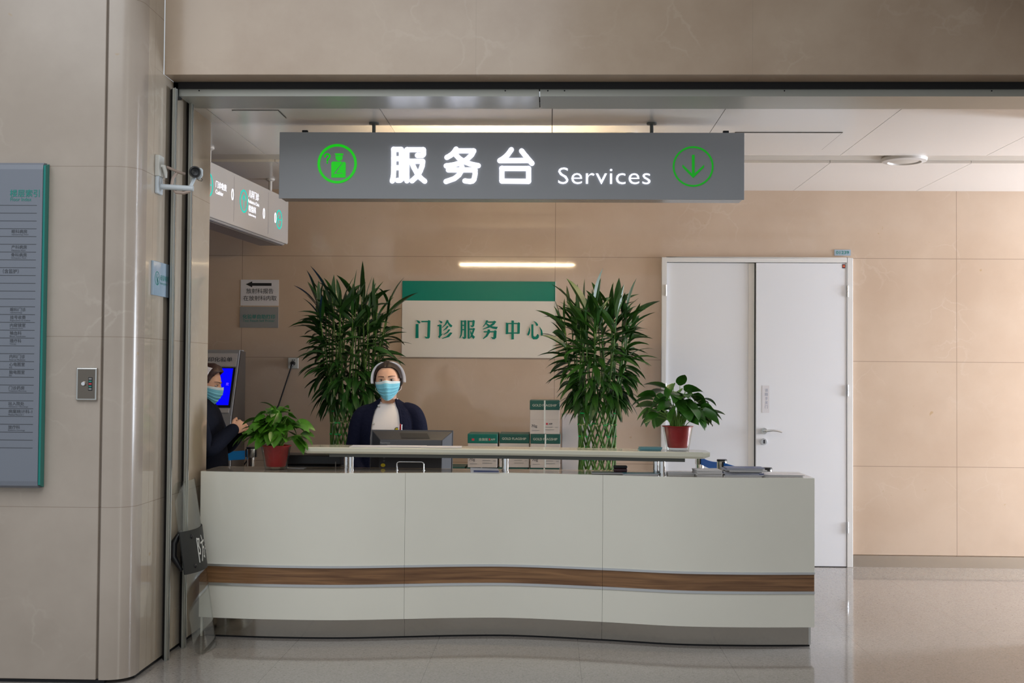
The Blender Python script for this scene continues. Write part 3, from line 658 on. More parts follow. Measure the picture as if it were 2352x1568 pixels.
MB().hexa([F.p(L0 + 0.02, 2.521, -0.05), F.p(L1 - 0.04, 2.521, -0.05), F.p(L1 - 0.04, 2.521, -0.056), F.p(L0 + 0.02, 2.521, -0.056), F.p(L0 + 0.02, 2.5241, -0.05), F.p(L1 - 0.04, 2.5241, -0.05), F.p(L1 - 0.04, 2.5241, -0.056), F.p(L0 + 0.02, 2.5241, -0.056)]).build('trim_line', M['alu'], t, world=True)
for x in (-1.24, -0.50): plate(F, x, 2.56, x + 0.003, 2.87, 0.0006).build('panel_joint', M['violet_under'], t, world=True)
for x, r_, kind in ((-1.72, 0.075, 'L'), (-1.04, 0.075, 'U'), (-0.235, 0.068, 'L')):
    z_ = 2.742 if x < -1.5 else (2.728 if x < -0.6 else 2.702)
    ring2d(t, F, x, z_, r_, 0.012, M['teal_on'], 0.002)
    if kind == 'U': strokes(t, [[(x, z_ - 0.05), (x, z_ + 0.045)], [(x - 0.03, z_ + 0.01), (x, z_ + 0.045), (x + 0.03, z_ + 0.01)]], F, 0.008, M['teal_on'], 0.002, name='arrow')
    else: strokes(t, [[(x - 0.04, z_), (x + 0.045, z_)], [(x - 0.005, z_ + 0.03), (x - 0.04, z_), (x - 0.005, z_ - 0.03)]], F, 0.009, M['teal_on'], 0.002, name='arrow')
text(t, '门诊收费', F, -1.49, 2.765, 0.20, 0.045, M['letter_on']); text(t, 'Cashier', F, -1.52, 2.715, 0.14, 0.028, M['letter_on'])
text(t, '儿科门诊', F, -0.83, 2.80, 0.22, 0.055, M['letter_on']); text(t, 'Pediatrics Clinic', F, -0.83, 2.745, 0.24, 0.024, M['letter_on'])
text(t, '检验科', F, -0.86, 2.695, 0.16, 0.048, M['letter_on']); text(t, 'Laboratory', F, -0.86, 2.65, 0.16, 0.022, M['letter_on'])
for x, z_ in ((-1.27, 2.742), (-0.60, 2.70), (-0.33, 2.703)):
    strokes(t, [[(x + 0.018 * math.cos(a), z_ + 0.036 * math.sin(a)) for a in [2 * PI * k / 14 for k in range(15)]]], F, 0.006, M['letter_on'], 0.002, name='pictogram')
for Yp, Xp in ((8.10, -2.30), (9.42, -2.19)):
    MB().tube([(Xp, Yp, 2.88), (Xp, Yp, 3.04)], 0.014, 12).lathe([(0.034, 3.04), (0.034, 3.03), (0.02, 3.02)], (Xp, Yp, 0), 20).build('hanging_rod', M['pearl'], t, world=True)

# ------------------------------------------------------------------ floor index panel on the pillar front
t = thing('floor_index_panel', 'tall blue-grey floor index board with teal edge on the pillar', 'sign', (-3.1, 5.92, 0.963))
YF = 5.895; XR = -2.497
prof = [(YF + 0.05, 0.955), (YF + 0.018, 0.957), (YF + 0.004, 0.968), (YF, 0.99), (YF, 2.52), (YF + 0.004, 2.543), (YF + 0.018, 2.554), (YF + 0.05, 2.556)]
b = MB(); vs = []; fs = []
for y, z in prof: vs += [(-3.75, y, z), (XR, y, z)]
for i in range(len(prof) - 1): fs.append((2 * i, 2 * i + 1, 2 * i + 3, 2 * i + 2))
fs.append([2 * i + 1 for i in range(len(prof))]); fs.append([2 * i for i in reversed(range(len(prof)))]); fs.append((0, 2 * len(prof) - 2, 2 * len(prof) - 1, 1))
b.add(vs, fs, False); b.build('face_plate', M['index'], t, world=True)
b = MB(); b.prism([(YF + 0.006, 0.972), (YF + 0.051, 0.958), (YF + 0.051, 2.553), (YF + 0.006, 2.54)], lambda p: (XR + 0.0005, p[0], p[1]), lambda p: (XR + 0.011, p[0], p[1])); b.build('teal_edge', M['index_edge'], t, world=True)
F = WF(YF)
ztop, zbot = at(50, 471.4, YF).z, at(50, 1028.3, YF).z; dz = (ztop - zbot) / 31
b = MB()
for i in range(32): b2 = plate(F, -3.70, ztop - i * dz - 0.0013, -2.524, ztop - i * dz + 0.0013, 0.0008, b)
b.build('ruled_lines', M['ink_grey'], t, world=True)
p0, p1 = at(23, 445, YF), at(91, 445, YF)
text(t, '楼层索引', F, (p0.x + p1.x) / 2, p0.z + 0.003, p1.x - p0.x, 0.037, M['ink_teal'], bold=0.01)
p0, p1 = at(24, 457, YF), at(72, 457, YF)
text(t, 'Floor Index', F, (p0.x + p1.x) / 2, p0.z - 0.001, p1.x - p0.x, 0.018, M['ink_teal'])
rows = {3: ('眼科病房', 'Ophthalmology Ward'), 5: ('产科病房', 'Obstetrics Ward'), 6: ('骨科病房', 'Orthopedics Ward'), 13: ('眼科门诊', 'Ophthalmology'), 14: ('挂号收费', 'Registration & Cashier'),
        15: ('内窥镜室', 'Endoscopy Room'), 16: ('输血科', 'Blood Transfusion'), 17: ('理疗科', 'Therapy'), 19: ('内科门诊', 'Internal Medicine'), 20: ('心电图室', 'ECG'), 21: ('脑电图室', 'EEG'),
        23: ('门诊药房', 'Outpatient Pharmacy'), 25: ('出入院处', 'Admission / Discharge'), 26: ('病案统计科-1', 'Medical Record 1'), 28: ('放疗科', 'Radiation Oncology')}
for i, (zh, en) in rows.items():
    zc = ztop - (i + 0.5) * dz; xl = -2.650 - (0.0012 * (i - 3) if i < 20 else 0.0204)
    xl = at(24.5 - (i - 3) * 0.33, 0, YF).x * 0 + at(24.8 - (i - 3) * 0.32, 845 + (i - 14) * 18, YF).x
    w_ = 0.0192 * sum(1 if ord(ch) > 255 else 0.55 for ch in zh)
    text(t, zh, F, xl + w_ / 2, zc + 0.0055, w_, 0.0185, M['ink_grey'], name='row_text')
    w2 = 0.0046 * len(en); text(t, en, F, xl + w2 / 2, zc - 0.0105, w2, 0.0072, M['ink_grey'], name='row_text')
text(t, '（含监护）', F, at(25, 617, YF).x, ztop - 8.45 * dz, 0.078, 0.022, M['ink_grey'], name='row_text')
# key switch plate
t = thing('key_switch_plate', 'small brushed steel key switch plate on the pillar beside the floor index board', 'switch', (-2.275, 5.95, 1.385))
F = WF(5.95); p0, p1 = at(174.5, 919.5, 5.94), at(224, 844, 5.94)
plate(F, p0.x, p0.z, p1.x, p1.z, 0.014).build('frame', M['steel'], t, world=True, bevel=0.005)
plate(F, p0.x + 0.009, p0.z + 0.009, p1.x - 0.010, p1.z - 0.009, 0.002, off=0.0141).build('face', mat('dark_mirror_steel', (0.20, 0.17, 0.14), 0.18, metal=1.0), t, world=True)
cx, cz = at(192, 881, 5.93).x, at(192, 881, 5.93).z
MB().lathe([(0.0, 5.922), (0.009, 5.922), (0.012, 5.928), (0.012, 5.934)], (cx, 0, cz), 24, 0, 'Y').build('key_cylinder', M['chrome'], t, world=True)
plate(F, cx + 0.022, cz - 0.034, cx + 0.042, cz + 0.032, 0.0015, off=0.0161).build('indicator_strip', M['black'], t, world=True, bevel=0.004)
for k, mm in enumerate((M['paper_grey'], M['ink_teal'], M['red_ink'], M['ink_teal'], M['paper_grey'])):
    plate(F, cx + 0.025, cz - 0.029 + k * 0.0125, cx + 0.039, cz - 0.022 + k * 0.0125, 0.0008, off=0.0177).build('indicator_mark', mm, t, world=True)
# light blue sign on the pillar reveal
t = thing('nursing_room_sign', 'small light blue plate sign with a round teal symbol on the pillar reveal', 'sign', (-2.055, 6.36, 1.92))
F = SF(-2.055); plate(F, 6.205, 1.925, 6.515, 2.103, 0.012).build('plate', M['lightblue'], t, world=True, bevel=0.002)
ring2d(t, F, 6.268, 2.015, 0.034, 0.004, M['ink_teal'], 0.001, off=0.012)
strokes(t, [[(6.262, 2.035), (6.258, 2.02), (6.266, 2.005), (6.278, 1.998), (6.276, 2.012), (6.282, 2.022)], [(6.27, 1.998), (6.275, 1.985)]], F, 0.006, M['ink_teal'], 0.001, name='symbol', off=0.012)
text(t, '母婴哺乳室', F, 6.405, 2.022, 0.18, 0.030, M['ink_teal'], off=0.012); text(t, 'Nursing Room', F, 6.375, 1.992, 0.12, 0.016, M['ink_teal'], off=0.012)

# ------------------------------------------------------------------ security camera on the reveal
t = thing('security_camera', 'white wall-mounted security camera with a black lens on the pillar reveal', 'camera', (-2.055, 6.29, 2.5))
MB().box((-2.055, 6.235, 2.545), (-2.03, 6.315, 2.655)).build('junction_box', M['offwhite'], t, world=True, bevel=0.004)
MB().box((-2.055, 6.24, 2.455), (-2.037, 6.325, 2.553)).build('mount_plate', M['cam_white'], t, world=True, bevel=0.006)
MB().tube([(-2.04, 6.29, 2.497), (-1.87, 6.30, 2.488)], [0.0145, 0.0145], 16).build('arm', M['cam_white'], t, world=True)
MB().tube([(-2.03, 6.27, 2.60), (-2.018, 6.27, 2.60), (-2.012, 6.28, 2.57), (-2.008, 6.28, 2.54)], [0.011, 0.012, 0.011, 0.006], 10).build('cable_gland', M['offwhite'], t, world=True)
MB().tube([(-2.01, 6.29, 2.60), (-1.985, 6.31, 2.59), (-1.955, 6.33, 2.578), (-1.935, 6.36, 2.575)], 0.0075, 10).tube([(-1.965, 6.33, 2.58), (-1.985, 6.32, 2.545), (-1.99, 6.31, 2.50), (-1.96, 6.30, 2.468), (-1.92, 6.30, 2.465), (-1.885, 6.30, 2.475)], 0.0085, 10).build('conduit', M['conduit'], t, world=True)
cb = Vector((-1.862, 6.33, 2.575)); dirc = Vector((0.30, -0.93, -0.10)).normalized()
R3 = dirc.to_track_quat('-Y', 'Z').to_matrix()
def CH(x, y, z): return cb + R3 @ Vector((x, y, z))
pl = [(-0.026, -0.024), (0.020, -0.030), (0.032, -0.012), (0.032, 0.018), (0.024, 0.028), (-0.020, 0.028), (-0.028, 0.02)]
MB().prism(pl, lambda q: CH(q[0], 0.0, q[1]), lambda q: CH(q[0], 0.12, q[1])).build('body', M['cam_white'], t, world=True, bevel=0.006)
b = MB(); n = 24; ringsP = []
for r, y in ((0.029, 0.005), (0.031, -0.02), (0.027, -0.035), (0.027, -0.055), (0.022, -0.056), (0.019, -0.045), (0.0005, -0.04)):
    ringsP.append([CH(-0.010 + r * math.cos(2 * PI * k / n), y, 0.004 + r * math.sin(2 * PI * k / n)) for k in range(n)])
b.loft(ringsP); b.build('lens', M['black'], t, world=True)
MB().tube([CH(0, -0.02, -0.028), CH(0.01, 0.0, -0.038), CH(0.025, 0.03, -0.040), CH(0.032, 0.05, -0.03), CH(0.02, 0.06, -0.02)], 0.0016, 6).build('cable', M['black'], t, world=True)
MB().tube([(-1.885, 6.30, 2.498), (-1.872, 6.33, 2.55)], 0.009, 10).build('neck', M['cam_white'], t, world=True)

# ------------------------------------------------------------------ reception counter
KX = [-2.018, -1.9, -1.6, -1.2, -0.83, -0.53, -0.2, 0.31, 0.72, 1.09, 1.503]
KY = [7.028, 7.008, 6.982, 6.986, 7.045, 7.098, 7.120, 7.040, 6.952, 6.942, 6.970]
def yc(x):
    x = min(max(x, KX[0]), KX[-1])
    for i in range(len(KX) - 1):
        if x <= KX[i + 1]: break
    h = KX[i + 1] - KX[i]; tt = (x - KX[i]) / h
    def sl(j):
        if j == 0: return (KY[1] - KY[0]) / (KX[1] - KX[0])
        if j == len(KX) - 1: return (KY[-1] - KY[-2]) / (KX[-1] - KX[-2])
        return (KY[j + 1] - KY[j - 1]) / (KX[j + 1] - KX[j - 1])
    a, b_ = sl(i) * h, sl(i + 1) * h; t2, t3 = tt * tt, tt ** 3
    return (2 * t3 - 3 * t2 + 1) * KY[i] + (t3 - 2 * t2 + tt) * a + (-2 * t3 + 3 * t2) * KY[i + 1] + (t3 - t2) * b_
def wavy(x0, x1, z0, z1, dy0, dy1, n=None, mb=None, smooth=True, mi=0, yfun=yc):
    """a slab that follows the wavy front between depth offsets dy0 (front) and dy1 (back)"""
    n = n or max(4, int((x1 - x0) / 0.05)); B = mb or MB(); rings = []
    for i in range(n + 1):
        x = x0 + (x1 - x0) * i / n; y = yfun(x)
        rings.append([(x, y + dy0, z0), (x, y + dy0, z1), (x, y + dy1, z1), (x, y + dy1, z0)])
    nb = len(B.v); B.loft(rings, mi, smooth=False)
    return B
ctr = thing('reception_counter', 'long wavy cream reception counter with a walnut band and steel kick plate', 'counter', (-0.25, 7.2, 0))
segs = [(-2.018, -0.8307), (-0.8293, 0.3093), (0.3107, 1.503)]
def sm_build(B, name, m, **k):
    o = B.build(name, m, ctr, world=True, **k)
    for p in o.data.polygons: p.use_smooth = True
    o.data.set_sharp_from_angle(angle=0.6)
    return o
TOP = 0.955
for x0, x1 in segs:
    sm_build(wavy(x0, x1, 0.425, TOP, 0.0, 0.03), 'upper_panel', M['cream'])
    sm_build(wavy(x0, x1, 0.412, 0.4249, -0.006, 0.03), 'metal_strip', M['alu'])
    sm_build(wavy(x0, x1, 0.318, 0.4119, 0.004, 0.03), 'wood_band', M['walnut'])
    sm_build(wavy(x0, x1, 0.303, 0.3179, -0.006, 0.03), 'metal_strip', M['alu'])
    sm_build(wavy(x0, x1, 0.116, 0.3029, 0.0, 0.03), 'lower_panel', M['cream'])
    k = sm_build(wavy(x0 + (0.02 if x0 < -2 else 0), x1 - (0.015 if x1 > 1.5 else 0), 0.012, 0.1159, 0.032, 0.05), 'kick_plate', M['kick'])
o = wavy(-1.99, 1.485, 0.0, 0.012, 0.045, 0.06).build('shadow_gap', M['dark_gap'], ctr, world=True)
b = MB(); b.box((1.476, 6.998, 0.012), (1.488, 7.42, 0.1159), 1); b.box((1.49, 7.001, 0.116), (1.503, 7.42, TOP - 0.031)); b.build('end_panel', [M['cream'], M['steel']], ctr, world=True)
MB().box((-2.018, 7.062, 0.0), (-2.005, 7.42, TOP - 0.031)).build('end_panel', M['cream'], ctr, world=True)
# top with straight rear edge
b = MB(); rings = []
for i in range(71):
    x = -2.018 + (1.503 + 2.018) * i / 70; y = yc(x); rings.append([(x, y + 0.0305, TOP - 0.03), (x, y + 0.0305, TOP), (x, 7.42, TOP), (x, 7.42, TOP - 0.03)])
b.loft(rings, smooth=False); b.build('countertop', M['stone_top'], ctr, world=True)
b = MB(); b.box((-1.98, 7.39, 0.02), (1.48, 7.42, TOP - 0.031)); b.build('inner_panel', M['cream'], ctr, world=True)
b = MB(); b.box((-1.98, 7.421, 0.70), (1.48, 7.62, 0.73)); b.box((-1.98, 7.59, 0), (-1.95, 7.62, 0.70)).box((1.45, 7.59, 0), (1.48, 7.62, 0.70)).box((-0.28, 7.59, 0), (-0.25, 7.62, 0.70)); b.build('work_surface', M['cream_edge'], ctr, world=True)
# raised transaction shelf
SX = [-1.461, -1.0, -0.256, 0.3, 0.6, 0.916]; SYY = [7.135, 7.14, 7.12, 7.06, 7.01, 6.972]
def ys(x):
    for i in range(len(SX) - 1):
        if x <= SX[i + 1]: break
    tt = (x - SX[i]) / (SX[i + 1] - SX[i]); tt = tt * tt * (3 - 2 * tt) * 0.5 + tt * 0.5
    return SYY[i] + (SYY[i + 1] - SYY[i]) * tt
b = MB(); rings = []
n = 60
for i in range(n + 1):
    x = -1.461 + (0.916 + 1.461) * i / n
    e = min(x + 1.461, 0.916 - x); cc_ = max(0, 0.02 - e)
    y = ys(x) + cc_; back = y + 0.255 - 2 * cc_ - (0.02 if e < 0.02 else 0); ch = min(1, e / 0.012)
    z0_ = 1.057 + 0.012 * (1 - ch)
    rings.append([(x, y + 0.008, z0_), (x, y, z0_ + 0.012 if ch == 1 else z0_ + 0.010), (x, y, 1.088), (x, y + 0.006, 1.094), (x, back - 0.006, 1.094), (x, back, 1.088), (x, back, z0_ + 0.010), (x, back - 0.008, z0_)])
b.loft(rings, smooth=False); shelf = b.build('raised_shelf', M['cream_edge'], ctr, world=True)
wavy(-1.30, 0.78, 1.034, 1.0565, 0.055, 0.20, yfun=ys).build('shelf_plate', M['grey_plate'], ctr, world=True)
for x, d in ((-1.178, 0.09), (-1.215, 0.165), (-0.257, 0.09), (-0.262, 0.17), (0.655, 0.10), (0.628, 0.17)):
    y = ys(x) + d
    MB().tube([(x, y, TOP), (x, y, 1.034)], 0.0185, 20).lathe([(0.021, TOP), (0.021, TOP + 0.004)], (x, y, 0), 20).build('shelf_post', M['chrome'], ctr, world=True)

# ------------------------------------------------------------------ things on the counter
def paper_stack(name, label, cat, x, y, z, w_, d_, h_, rot, nlay, mats_, edge, seed, group=None, jitter=0.01):
    t = thing(name, label, cat, (x, y, z), rot, group); rnd = random.Random(seed); zz = 0.0
    for i in range(nlay):
        hh = h_ / nlay; jx, jy, ja = rnd.uniform(-jitter, jitter), rnd.uniform(-jitter, jitter), rnd.uniform(-7, 7) * jitter
        c_, s_ = math.cos(ja), math.sin(ja)
        def q(px, py, pz): return (px * c_ - py * s_ + jx, px * s_ + py * c_ + jy, pz)
        p = [(-w_ / 2, -d_ / 2), (w_ / 2, -d_ / 2), (w_ / 2, d_ / 2), (-w_ / 2, d_ / 2)]
        MB().hexa([q(a, b_, zz) for a, b_ in p] + [q(a, b_, zz + hh * 0.75) for a, b_ in p]).build('pages', edge, t)
        MB().hexa([q(a * 1.004, b_ * 1.004, zz + hh * 0.75) for a, b_ in p] + [q(a * 1.004, b_ * 1.004, zz + hh * 0.97) for a, b_ in p]).build('cover', mats_[i % len(mats_)], t)
        zz += hh
    return t
paper_stack('leaflet_stack', 'thin grey-topped leaflet pile right of the right-hand shelf post', 'leaflets', 0.765, 7.13, TOP, 0.15, 0.10, 0.014, 0.02, 2, [M['mag_b']], M['page'], 1, jitter=0.004)
paper_stack('booklet_stack', 'neat pile of white booklets left of the messy magazine pile', 'booklets', 0.912, 7.09, TOP, 0.145, 0.16, 0.036, 0.06, 5, [M['paper']], M['page'], 2, jitter=0.004)
paper_stack('magazine_stack', 'untidy pile of magazines with blue and grey covers near the counter end', 'magazines', 1.122, 7.075, TOP, 0.215, 0.15, 0.050, -0.06, 7, [M['mag_b'], M['mag_a'], M['mag_a'], M['paper']], M['page'], 3, jitter=0.022)
paper_stack('loose_papers', 'flat loose pale sheets at the far right end of the counter', 'papers', 1.335, 7.10, TOP, 0.235, 0.17, 0.012, -0.03, 3, [M['paper'], M['mag_b']], M['page'], 4, jitter=0.008)
paper_stack('brochure', 'flat dark blue glossy brochures under the red pot end of the shelf', 'brochures', 0.52, 7.12, TOP, 0.20, 0.12, 0.008, 0.03, 2, [M['mag_a'], M['mag_c']], M['page'], 5, jitter=0.01)
paper_stack('brochure', 'flat teal brochures lying under the maroon ink pad box', 'brochures', 0.355, 7.16, TOP, 0.20, 0.14, 0.007, -0.05, 2, [M['mag_c'], M['mag_b']], M['page'], 6, jitter=0.01)
t = thing('ink_pad_box', 'small rounded dark maroon box standing on brochures under the shelf', 'box', (0.418, 7.19, TOP + 0.007))
MB().box((-0.040, -0.025, 0.001), (0.040, 0.025, 0.022)).build('base', M['maroon'], t, bevel=0.006)
MB().box((-0.041, -0.026, 0.0225), (0.041, 0.026, 0.038)).build('lid', M['black'], t, bevel=0.006)
t = thing('open_leaflet', 'folded white and blue leaflet lying under the shelf beside the middle post', 'leaflet', (-0.372, 7.16, TOP), 0.05)
MB().hexa([(-0.085, -0.05, 0.001), (0.08, -0.05, 0.001), (0.075, 0.06, 0.001), (-0.09, 0.06, 0.001), (-0.085, -0.05, 0.004), (0.08, -0.05, 0.004), (0.075, 0.06, 0.018), (-0.09, 0.06, 0.022)]).build('sheet', M['paper'], t)
MB().hexa([(-0.07, -0.052, 0.0045), (0.078, -0.052, 0.0045), (0.076, -0.01, 0.0098), (-0.07, -0.01, 0.0115), (-0.07, -0.052, 0.0052), (0.078, -0.052, 0.0052), (0.076, -0.01, 0.0105), (-0.07, -0.01, 0.0122)]).build('blue_print', M['mag_a'], t)
paper_stack('card_pile', 'small pile of teal cards on the raised shelf beside the right pothos', 'cards', 0.585, 7.13, 1.094, 0.125, 0.09, 0.020, 0.06, 3, [M['mag_c']], M['mag_c'], 8, jitter=0.004)
for i, (x, dy, r_, lb) in enumerate(((-1.06, 0.115, 0.02, 'leftmost white paper sheet lying on the raised shelf'), (-0.86, 0.13, -0.03, 'second white paper sheet from the left on the raised shelf, over the monitor'), (-0.64, 0.11, 0.05, 'white paper sheet on the raised shelf nearest the carton stacks'))):
    o = MB().box((-0.12, -0.085, 0), (0.12, 0.085, 0.0022)).build('paper_sheet', M['paper']); o.location = (x, ys(x) + dy, 1.0945 + 0.0004 * i); o.rotation_euler = (0, 0, r_)
    tag(o, lb, 'paper')
o = MB().box((-0.06, -0.04, 0), (0.06, 0.04, 0.003)).build('name_card', M['paper_grey']); o.location = (-1.53, 7.33, TOP + 0.0); tag(o, 'small flat grey card on the counter by the black printer', 'card')
t = thing('wire_bracket', 'chrome inverted U wire bracket on the countertop in front of the monitor', 'bracket', (-0.825, 7.25, TOP))
zz = TOP
MB().tube([(-0.905, 7.25, zz), (-0.905, 7.25, zz + 0.038), (-0.902, 7.25, zz + 0.046), (-0.893, 7.25, zz + 0.05), (-0.757, 7.25, zz + 0.05), (-0.748, 7.25, zz + 0.046), (-0.745, 7.25, zz + 0.038), (-0.745, 7.25, zz)], 0.0042, 12).build('bow', M['chrome'], t, world=True)
for x in (-0.905, -0.745): MB().lathe([(0.009, zz), (0.009, zz + 0.002)], (x, 7.25, 0), 14).build('foot', M['chrome'], t, world=True)
# monitor seen from behind
t = thing('computer_monitor', 'black computer monitor seen from behind in front of the facing nurse', 'monitor', (-0.845, 7.50, 0.73), 0.0)
til = Matrix.Rotation(math.radians(-12), 4, 'X')
def MT(p): q = til @ Vector((p[0], p[1], p[2] - 0.16)); return (q.x, q.y - 0.02, q.z + 0.30)
hw, hh = 0.253, 0.158
MB().hexa([MT(p) for p in ((-hw, 0, 0.0), (hw, 0, 0.0), (hw, 0.022, 0.0), (-hw, 0.022, 0.0), (-hw, 0, 2 * hh), (hw, 0, 2 * hh), (hw, 0.022, 2 * hh), (-hw, 0.022, 2 * hh))]).build('bezel', M['dark_grey'], t, bevel=0.003)
MB().hexa([MT(p) for p in ((-0.19, -0.055, 0.05), (0.19, -0.055, 0.05), (0.248, 0, 0.006), (-0.248, 0, 0.006), (-0.19, -0.055, 0.245), (0.19, -0.055, 0.245), (0.248, 0, 0.31), (-0.248, 0, 0.31))]).build('back_shell', M['dark_grey'], t, bevel=0.004)
MB().hexa([MT(p) for p in ((-0.06, -0.0485, 0.256), (0.115, -0.0485, 0.256), (0.115, -0.047, 0.256), (-0.06, -0.047, 0.256), (-0.075, -0.018, 0.293), (0.095, -0.018, 0.293), (0.095, -0.016, 0.293), (-0.075, -0.016, 0.293))]).build('vent', M['dark_gap'], t)
MB().hexa([MT(p) for p in ((-0.245, 0.0225, 0.012), (0.245, 0.0225, 0.012), (0.245, 0.024, 0.012), (-0.245, 0.024, 0.012), (-0.245, 0.0225, 0.304), (0.245, 0.0225, 0.304), (0.245, 0.024, 0.304), (-0.245, 0.024, 0.304))]).build('screen', M['black'], t)
MB().box((-0.03, -0.045, 0.01), (0.03, -0.02, 0.25)).build('stand_neck', M['black'], t, bevel=0.004)
MB().box((-0.12, -0.075, 0.0), (0.12, 0.10, 0.012)).build('stand_base', M['black'], t, bevel=0.004)
FM = Frame(Vector(t.location) + Vector(MT((0, -0.0555, 0))), (1, 0, 0), (til @ Vector((0, 0, 1))))
text(t, 'ThinkVision', FM, -0.158, 0.225, 0.062, 0.009, M['paper_grey'], depth=0.0008)
flat(FM, [(-0.165 + 0.014 * math.cos(2 * PI * k / 16), 0.088 + 0.011 * math.sin(2 * PI * k / 16)) for k in range(16)], 0.0008).build('yellow_sticker', M['yellow'], t, world=True)
for k in range(3): ring2d(t, FM, -0.160, 0.155 - k * 0.020, 0.004, 0.0014, M['paper_grey'], 0.0006, name='icon', n=16)
# printer
t = thing('printer', 'black office printer behind the counter left of the monitor', 'printer', (-1.43, 7.532, 0.73))
MB().box((-0.22, -0.105, 0), (0.17, 0.105, 0.235)).build('body', M['black_matte'], t, bevel=0.012)
MB().box((-0.22, -0.105, 0.238), (0.16, 0.105, 0.298)).build('scanner_lid', M['black'], t, bevel=0.008)
MB().box((-0.12, -0.112, 0.16), (0.08, -0.1055, 0.225)).build('tray', M['black'], t, bevel=0.002)
MB().box((0.125, -0.11, 0.17), (0.13, -0.1055, 0.26)).build('trim', M['paper_grey'], t)
MB().tube([(0.175, -0.08, 0.02), (0.19, -0.09, 0.14), (0.20, -0.085, 0.20), (0.225, -0.08, 0.24), (0.235, -0.075, 0.28)], 0.003, 8).build('cable', M['mag_c'], t)

# ------------------------------------------------------------------ potted pothos
def leaf(B, base, d, side, L, Wd, droop, fold=0.12, prof='heart', n=7, mi=0, curl=0.0):
    d = Vector(d).normalized(); side = (Vector(side) - d * Vector(side).dot(d)).normalized(); up = side.cross(d)
    if up.z < 0: up = -up
    pos = Vector(base); rows = []; cur = d.copy()
    for i in range(n + 1):
        tt = i / n
        if prof == 'heart': wv = Wd * (math.sin(PI * min(1, tt * 0.86 + 0.14)) ** 0.75) * (1 - 0.35 * tt) * 1.15 if 0 < i < n else (Wd * 0.28 if i == 0 else 0.0008)
        else: wv = Wd * (math.sin(PI * (0.06 + 0.94 * tt)) ** 0.8) * (1.0 - 0.25 * tt) if i < n else 0.0006
        nn = side.cross(cur).normalized()
        if nn.dot(up) < 0: nn = -nn
        rows.append([pos + side * wv / 2 + nn * wv * fold, pos + nn * (-0.0), pos - side * wv / 2 + nn * wv * fold])
        cur = (cur + Vector((0, 0, -1)) * droop / n + nn * curl / n).normalized(); pos = pos + cur * L / n
    vs = [v for r in rows for v in r]; fs = []
    for i in range(n):
        a = i * 3; fs += [(a, a + 1, a + 4, a + 3), (a + 1, a + 2, a + 5, a + 4)]
    B.add(vs, fs, True, mi)
def pothos(name, label, loc, spread, height, seed, nleaf, lm, lsize, bias=(0, 0)):
    t = thing(name, label, 'plant', loc)
    rnd = random.Random(seed)
    MB().lathe([(0.0, 0.003), (0.060, 0.003), (0.063, 0.006), (0.086, 0.142), (0.088, 0.142), (0.066, 0.002), (0.062, 0.0)], n=40).build('outer_pot', M['clear'], t)
    MB().lathe([(0.0, 0.018), (0.054, 0.018), (0.0585, 0.024), (0.078, 0.138), (0.090, 0.140), (0.091, 0.144), (0.086, 0.1445), (0.076, 0.142), (0.073, 0.126), (0.0, 0.126)], n=40).build('inner_pot', M['red_pot'], t)
    MB().lathe([(0.0, 0.132), (0.072, 0.129), (0.072, 0.127)], n=24).build('soil', M['soil'], t)
    B = MB(); Sx = MB()
    for i in range(nleaf):
        a = rnd.uniform(0, 2 * PI); e = rnd.random() ** 0.75
        rr = spread * e; topz = 0.165 + height * (1 - 0.65 * e * e) * rnd.uniform(0.25, 1.0)
        x0, y0 = 0.045 * math.cos(a) * rnd.random(), 0.045 * math.sin(a) * rnd.random()
        ex, ey = math.cos(a) * rr * 0.72 + bias[0] * e, math.sin(a) * rr * 0.45 + bias[1] * e
        P0 = Vector((x0, y0, 0.13)); P3 = Vector((ex, ey, topz)); P1 = P0 + Vector((ex * 0.2, ey * 0.2, (topz - 0.13) * 0.8)); pts = []
        for k in range(6):
            s_ = k / 5; pts.append(P0 * (1 - s_) ** 2 + P1 * 2 * s_ * (1 - s_) + P3 * s_ * s_)
        Sx.tube(pts, [0.0026, 0.0024, 0.0022, 0.002, 0.0018, 0.0016], 6)
        d = Vector((math.cos(a) * (0.35 + e), math.sin(a) * (0.35 + e) * 0.8, rnd.uniform(-0.35, 0.75) - 0.45 * e))
        sd = Vector((-math.sin(a) + rnd.uniform(-.6, .6), math.cos(a) + rnd.uniform(-.6, .6), rnd.uniform(-0.7, 0.7)))
        L = lsize * rnd.uniform(0.7, 1.25)
        leaf(B, P3, d, sd, L, L * rnd.uniform(0.50, 0.66), rnd.uniform(0.4, 1.3), rnd.uniform(0.05, 0.2), 'heart', 7)
    Sx.build('stalks', M['petiole'], t, fixn=False); B.build('leaves', lm, t, fixn=False)
    return t
pothos('potted_pothos', 'light green pothos in a red pot standing low on the counter at the left', (-1.621, 7.21, TOP), 0.235, 0.20, 11, 88, M['leaf_pothos'], 0.112)
pothos('potted_pothos', 'dark green pothos in a red pot standing on the right end of the raised shelf', (0.745, 7.115, 1.094), 0.25, 0.24, 23, 62, M['leaf_pothos2'], 0.132, bias=(0.0, 0))

